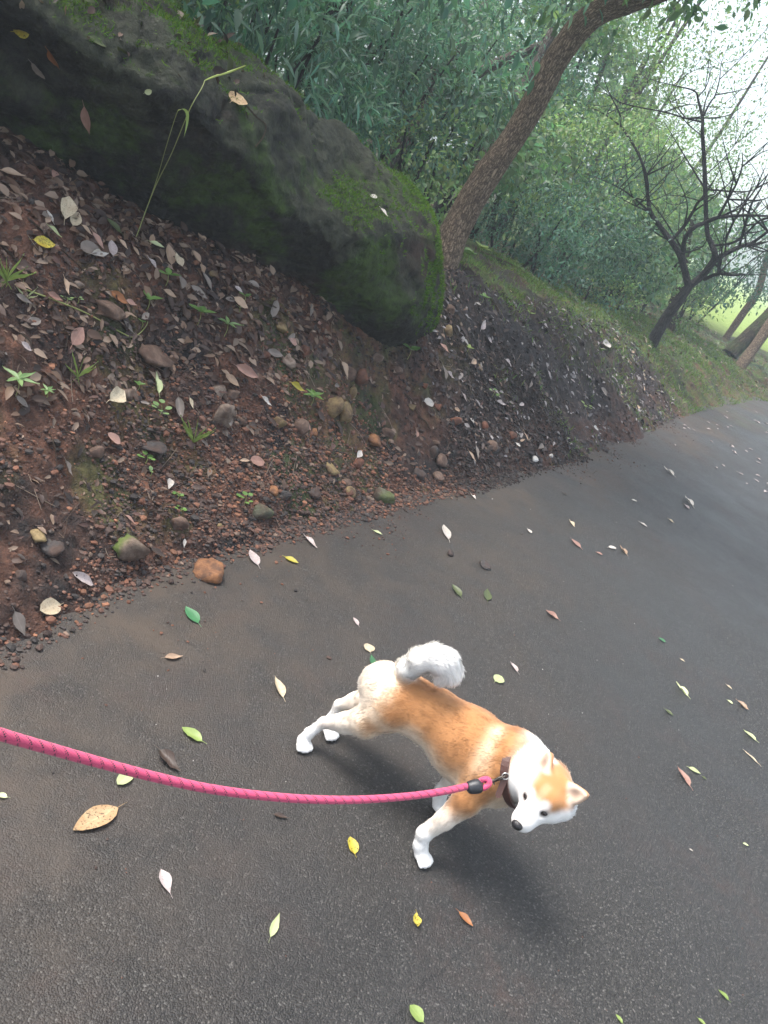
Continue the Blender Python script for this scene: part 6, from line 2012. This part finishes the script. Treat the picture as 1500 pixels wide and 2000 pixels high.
# ------------------------------------------------------------------ collar
MAT_COLLAR = M('brown_collar'); MAT_COLLAR.set(col=(.075, .034, .026), rough=0.5, spec=0.4); MAT_COLLAR.bump(MAT_COLLAR.noise(MAT_COLLAR.pos(), 400, 3), .3, .001)
MAT_COLLAR = MAT_COLLAR.m
MAT_STEEL = M('steel_ring').set(col=(.55, .53, .50), rough=0.28, metal=1.0).m
MAT_CLIP = M('dark_bronze_clip').set(col=(.05, .042, .036), rough=0.35, metal=0.8).m
MAT_RUBBER = M('black_rubber').set(col=(.02, .021, .025), rough=0.45, spec=0.5).m
cax = hd(-.045, 0, -.02) - NECK; cax /= np.linalg.norm(cax)
cc = NECK + cax * .020
bt_dog = BVHTree.FromPolygons([tuple(v) for v in DV], [tuple(int(i) for i in f) for f in DF])
cu = np.cross(cax, a_(0, 0, 1)); cu /= np.linalg.norm(cu); cv = np.cross(cax, cu)
ring = []
for i in range(48):
    t = i / 48 * 2 * math.pi
    d = cu * math.cos(t) + cv * math.sin(t)
    h = bt_dog.ray_cast(Vector(cc + d * .16), Vector(-d))
    ring.append(np.linalg.norm(np.array(h[0]) - cc) + .005 if h[0] is not None else .085)
ring = np.array(ring)
for i in range(48):
    t = i / 48 * 2 * math.pi
    ring[i] -= .020 * sstep(.35, .8, float((cu * math.cos(t) + cv * math.sin(t))[2]))
for _ in range(4): ring = (np.roll(ring, 1) + ring * 2 + np.roll(ring, -1)) / 4
V = []
for i in range(48):
    t = i / 48 * 2 * math.pi
    d = cu * math.cos(t) + cv * math.sin(t)
    for w_, o_ in ((-.010, .0), (-.010, .005), (.010, .005), (.010, .0)):
        V.append(cc + d * (ring[i] + o_) + cax * (w_ - .016 * d[2]))
V = np.array(V)
i = np.arange(48)[:, None] * 4; i2 = ((np.arange(48) + 1) % 48)[:, None] * 4
F_ = np.vstack([np.hstack([i + k, i + (k + 1) % 4, i2 + (k + 1) % 4, i2 + k]) for k in range(4)])
collar = empty('dog_collar', cc, 'brown leather collar with a hanging strap end round the dog neck', 'collar')
link('band', mesh_np('band', V - cc, F_, False), MAT_COLLAR, collar)
JD = 2.075
zz_ = lambda x, y: (540 + x / 2.344, 1220 + y / 2.344)
def ztip(x, y, d=JD): return along(*zz_(x, y), d)
# hanging strap end with a rounded tip
s0, s1 = ztip(1050, 690, JD + .005), ztip(1010, 795, JD + .012)
ud = s1 - s0; Ls = np.linalg.norm(ud); ud /= Ls
sw = np.cross(ud, ray(*zz_(1030, 740))); sw /= np.linalg.norm(sw)
sn_ = np.cross(ud, sw)
pr_ = []
for t in np.linspace(0, 1, 14):
    hw = .0075 * (1 if t < .85 else math.sqrt(max(0, 1 - ((t - .85) / .15) ** 2)) * .95 + .05)
    for a, b in ((-1, -1), (1, -1), (1, 1), (-1, 1)):
        pr_.append(s0 + ud * Ls * t + sw * hw * a + sn_ * .0018 * b)
pr_ = np.array(pr_)
i = np.arange(13)[:, None] * 4
F_ = np.vstack([np.hstack([i + k, i + (k + 1) % 4, i + 4 + (k + 1) % 4, i + 4 + k]) for k in range(4)] + [np.array([[52, 53, 54, 55]]), np.array([[3, 2, 1, 0]])])
link('strap_end', mesh_np('strap_end', pr_ - cc, F_, False), MAT_COLLAR, collar)
def torus(c, u, v, R_, r_, n=24, m=8, sq=1.0):
    V = []
    w = np.cross(u, v)
    for i in range(n):
        t = i / n * 2 * math.pi
        d = u * math.cos(t) + v * math.sin(t) * sq
        dd = d / np.linalg.norm(d)
        for k in range(m):
            a = k / m * 2 * math.pi
            V.append(c + d * R_ + (dd * math.cos(a) + w * math.sin(a)) * r_)
    i = np.arange(n)[:, None]; k = np.arange(m)[None]
    F = np.stack([i * m + k, ((i + 1) % n) * m + k, ((i + 1) % n) * m + (k + 1) % m, i * m + (k + 1) % m], -1).reshape(-1, 4)
    return np.array(V), F
V, F_ = torus(ztip(1048, 694), _R * .9 + _U * .3, _U * .8 - _R * .3, .009, .0016)
link('ring', mesh_np('ring', V - cc, F_), MAT_STEEL, collar)

# ------------------------------------------------------------------ leash
def mat_rope():
    m = M('pink_rope')
    uv = m.n('ShaderNodeUVMap').outputs[0]
    sx = m.n('ShaderNodeSeparateXYZ'); m.l(uv, sx.inputs[0])
    u, v = sx.outputs[0], sx.outputs[1]
    # helical dark flecks, broken up by the braid
    ph = m.math('FRACT', m.math('ADD', m.math('MULTIPLY', v, 1 / 0.026), m.math('MULTIPLY', u, -2.0)))
    band = m.maprange(m.math('ABSOLUTE', m.math('SUBTRACT', ph, 0.5)), 0.13, 0.15, 1.0, 0.0)
    ck = m.n('ShaderNodeTexChecker'); ck.inputs['Scale'].default_value = 1.0
    mp = m.n('ShaderNodeMapping'); mp.inputs['Scale'].default_value = (22, 330, 1); mp.inputs['Rotation'].default_value = (0, 0, 0.0)
    m.l(uv, mp.inputs[0])
    sk = m.n('ShaderNodeVectorMath', operation='ADD')
    m.l(mp.outputs[0], sk.inputs[0])
    m.l(sk.outputs[0], ck.inputs[0])
    fleck = m.math('MULTIPLY', band, ck.outputs['Fac'])
    nz = m.noise(m.pos(), 500, 3)
    pk = m.mix(nz, (0.50, 0.036, 0.115), (0.68, 0.085, 0.18))
    col = m.mix(fleck, pk, (0.055, 0.012, 0.025))
    m.set(col=col, rough=0.65, spec=0.35, sheen=0.2)
    # braid relief
    wv = m.n('ShaderNodeTexWave'); wv.inputs['Scale'].default_value = 1.0
    mp2 = m.n('ShaderNodeMapping'); mp2.inputs['Scale'].default_value = (5, 55, 1); mp2.inputs['Rotation'].default_value = (0, 0, 0.6)
    m.l(uv, mp2.inputs[0]); m.l(mp2.outputs[0], wv.inputs[0])
    m.bump(wv.outputs['Fac'], 0.15, 0.0015)
    return m.m
MAT_ROPE = mat_rope()
LP = [(-260, 1352, 1.05), (-120, 1394, 1.12), (0, 1434, 1.20), (100, 1463, 1.28), (200, 1491, 1.36), (300, 1517, 1.44), (400, 1539, 1.52), (500, 1553, 1.60), (600, 1561, 1.69), (700, 1562, 1.79), (800, 1555, 1.90), (870, 1545, 1.98), (915, 1535, 2.055)]
lp = np.array([along(*q) for q in LP])
leash = empty('leash', lp[-1], 'thick pink rope leash with dark flecks running from the left edge to the dog', 'leash')
pp = catmull(lp, 40)
V, F_, UV = tube(pp, np.full(len(pp), .0085), 20, n=1)
# helical strands standing slightly proud
ang = UV[:, 0] * 2 * math.pi
cpts = np.repeat(pp, 20, axis=0)
V = cpts + (V - cpts) * (1 + 0.005 * np.cos(2 * ang + UV[:, 1] * 2 * math.pi / 0.026))[:, None]
i0 = np.tile(np.arange(20), len(pp))
link('rope', mesh_np('rope', V - lp[-1], F_, True, None, UV), MAT_ROPE, leash)
# rubber sleeve, rope loop, swivel clip
q0, q1, q2, q3 = ztip(868, 748, 2.05), ztip(885, 745, 2.052), ztip(930, 738, 2.06), ztip(946, 733, 2.062)
V, F_, UV = tube([q0, q0 + (q1 - q0) * .4, q1, (q1 + q2) / 2, q2, q3], [.004, .0125, .0155, .0178, .0165, .006], 16, n=4)
link('sleeve', mesh_np('sleeve', V - lp[-1], F_), MAT_RUBBER, leash)
V, F_, UV = tube([ztip(925, 752, 2.06), ztip(955, 745, 2.06), ztip(974, 728, 2.062), ztip(968, 708, 2.063), ztip(945, 710, 2.063), ztip(925, 722, 2.063)], [.0072] * 6, 12, n=6)
link('rope_loop', mesh_np('rope_loop', V - lp[-1], F_, True, None, UV), MAT_ROPE, leash)
b = MB()
b.tube([ztip(966, 718), ztip(985, 716), ztip(1002, 713)], [.0035, .005, .0035], 8)
V, F_ = torus(ztip(968, 720), _R, _F, .0075, .002); b.add(V, F_)
b.tube([ztip(1000, 714), ztip(1018, 703), ztip(1035, 697)], [.0045, .0042, .003], 8)
V, F_ = torus(ztip(1028, 700), _R * .85 - _U * .5 * -1, _F, .0135, .0022, sq=.6); b.add(V, F_)
b.tube([ztip(992, 716), ztip(996, 728), ztip(994, 733)], [.0022, .0022, .0026], 6)
me = b.mesh('clip', lp[-1])
link('clip', me, MAT_CLIP, leash)

# ------------------------------------------------------------------ haze
if HAZE_DENSITY > 0:
    hb = 142.0; z0, z1 = -1.1, 22.0
    v = [(x, y, z) for z in (z0, z1) for x, y in ((-hb, -hb), (hb, -hb), (hb, hb), (-hb, hb))]
    f = [(3, 2, 1, 0), (4, 5, 6, 7), (0, 1, 5, 4), (1, 2, 6, 5), (2, 3, 7, 6), (3, 0, 4, 7)]
    me = mesh_np('haze', np.array(v), np.array(f), False)
    hm = bpy.data.materials.new('haze')
    hm.use_nodes = True
    t = hm.node_tree; t.nodes.clear()
    ho = t.nodes.new('ShaderNodeOutputMaterial')
    pv = t.nodes.new('ShaderNodeVolumePrincipled')
    pv.inputs['Color'].default_value = (0.80, 0.90, 1.0, 1)
    pv.inputs['Density'].default_value = HAZE_DENSITY
    t.links.new(pv.outputs[0], ho.inputs['Volume'])
    tag(link('haze', me, hm), kind='stuff')
bpy.context.view_layer.update()
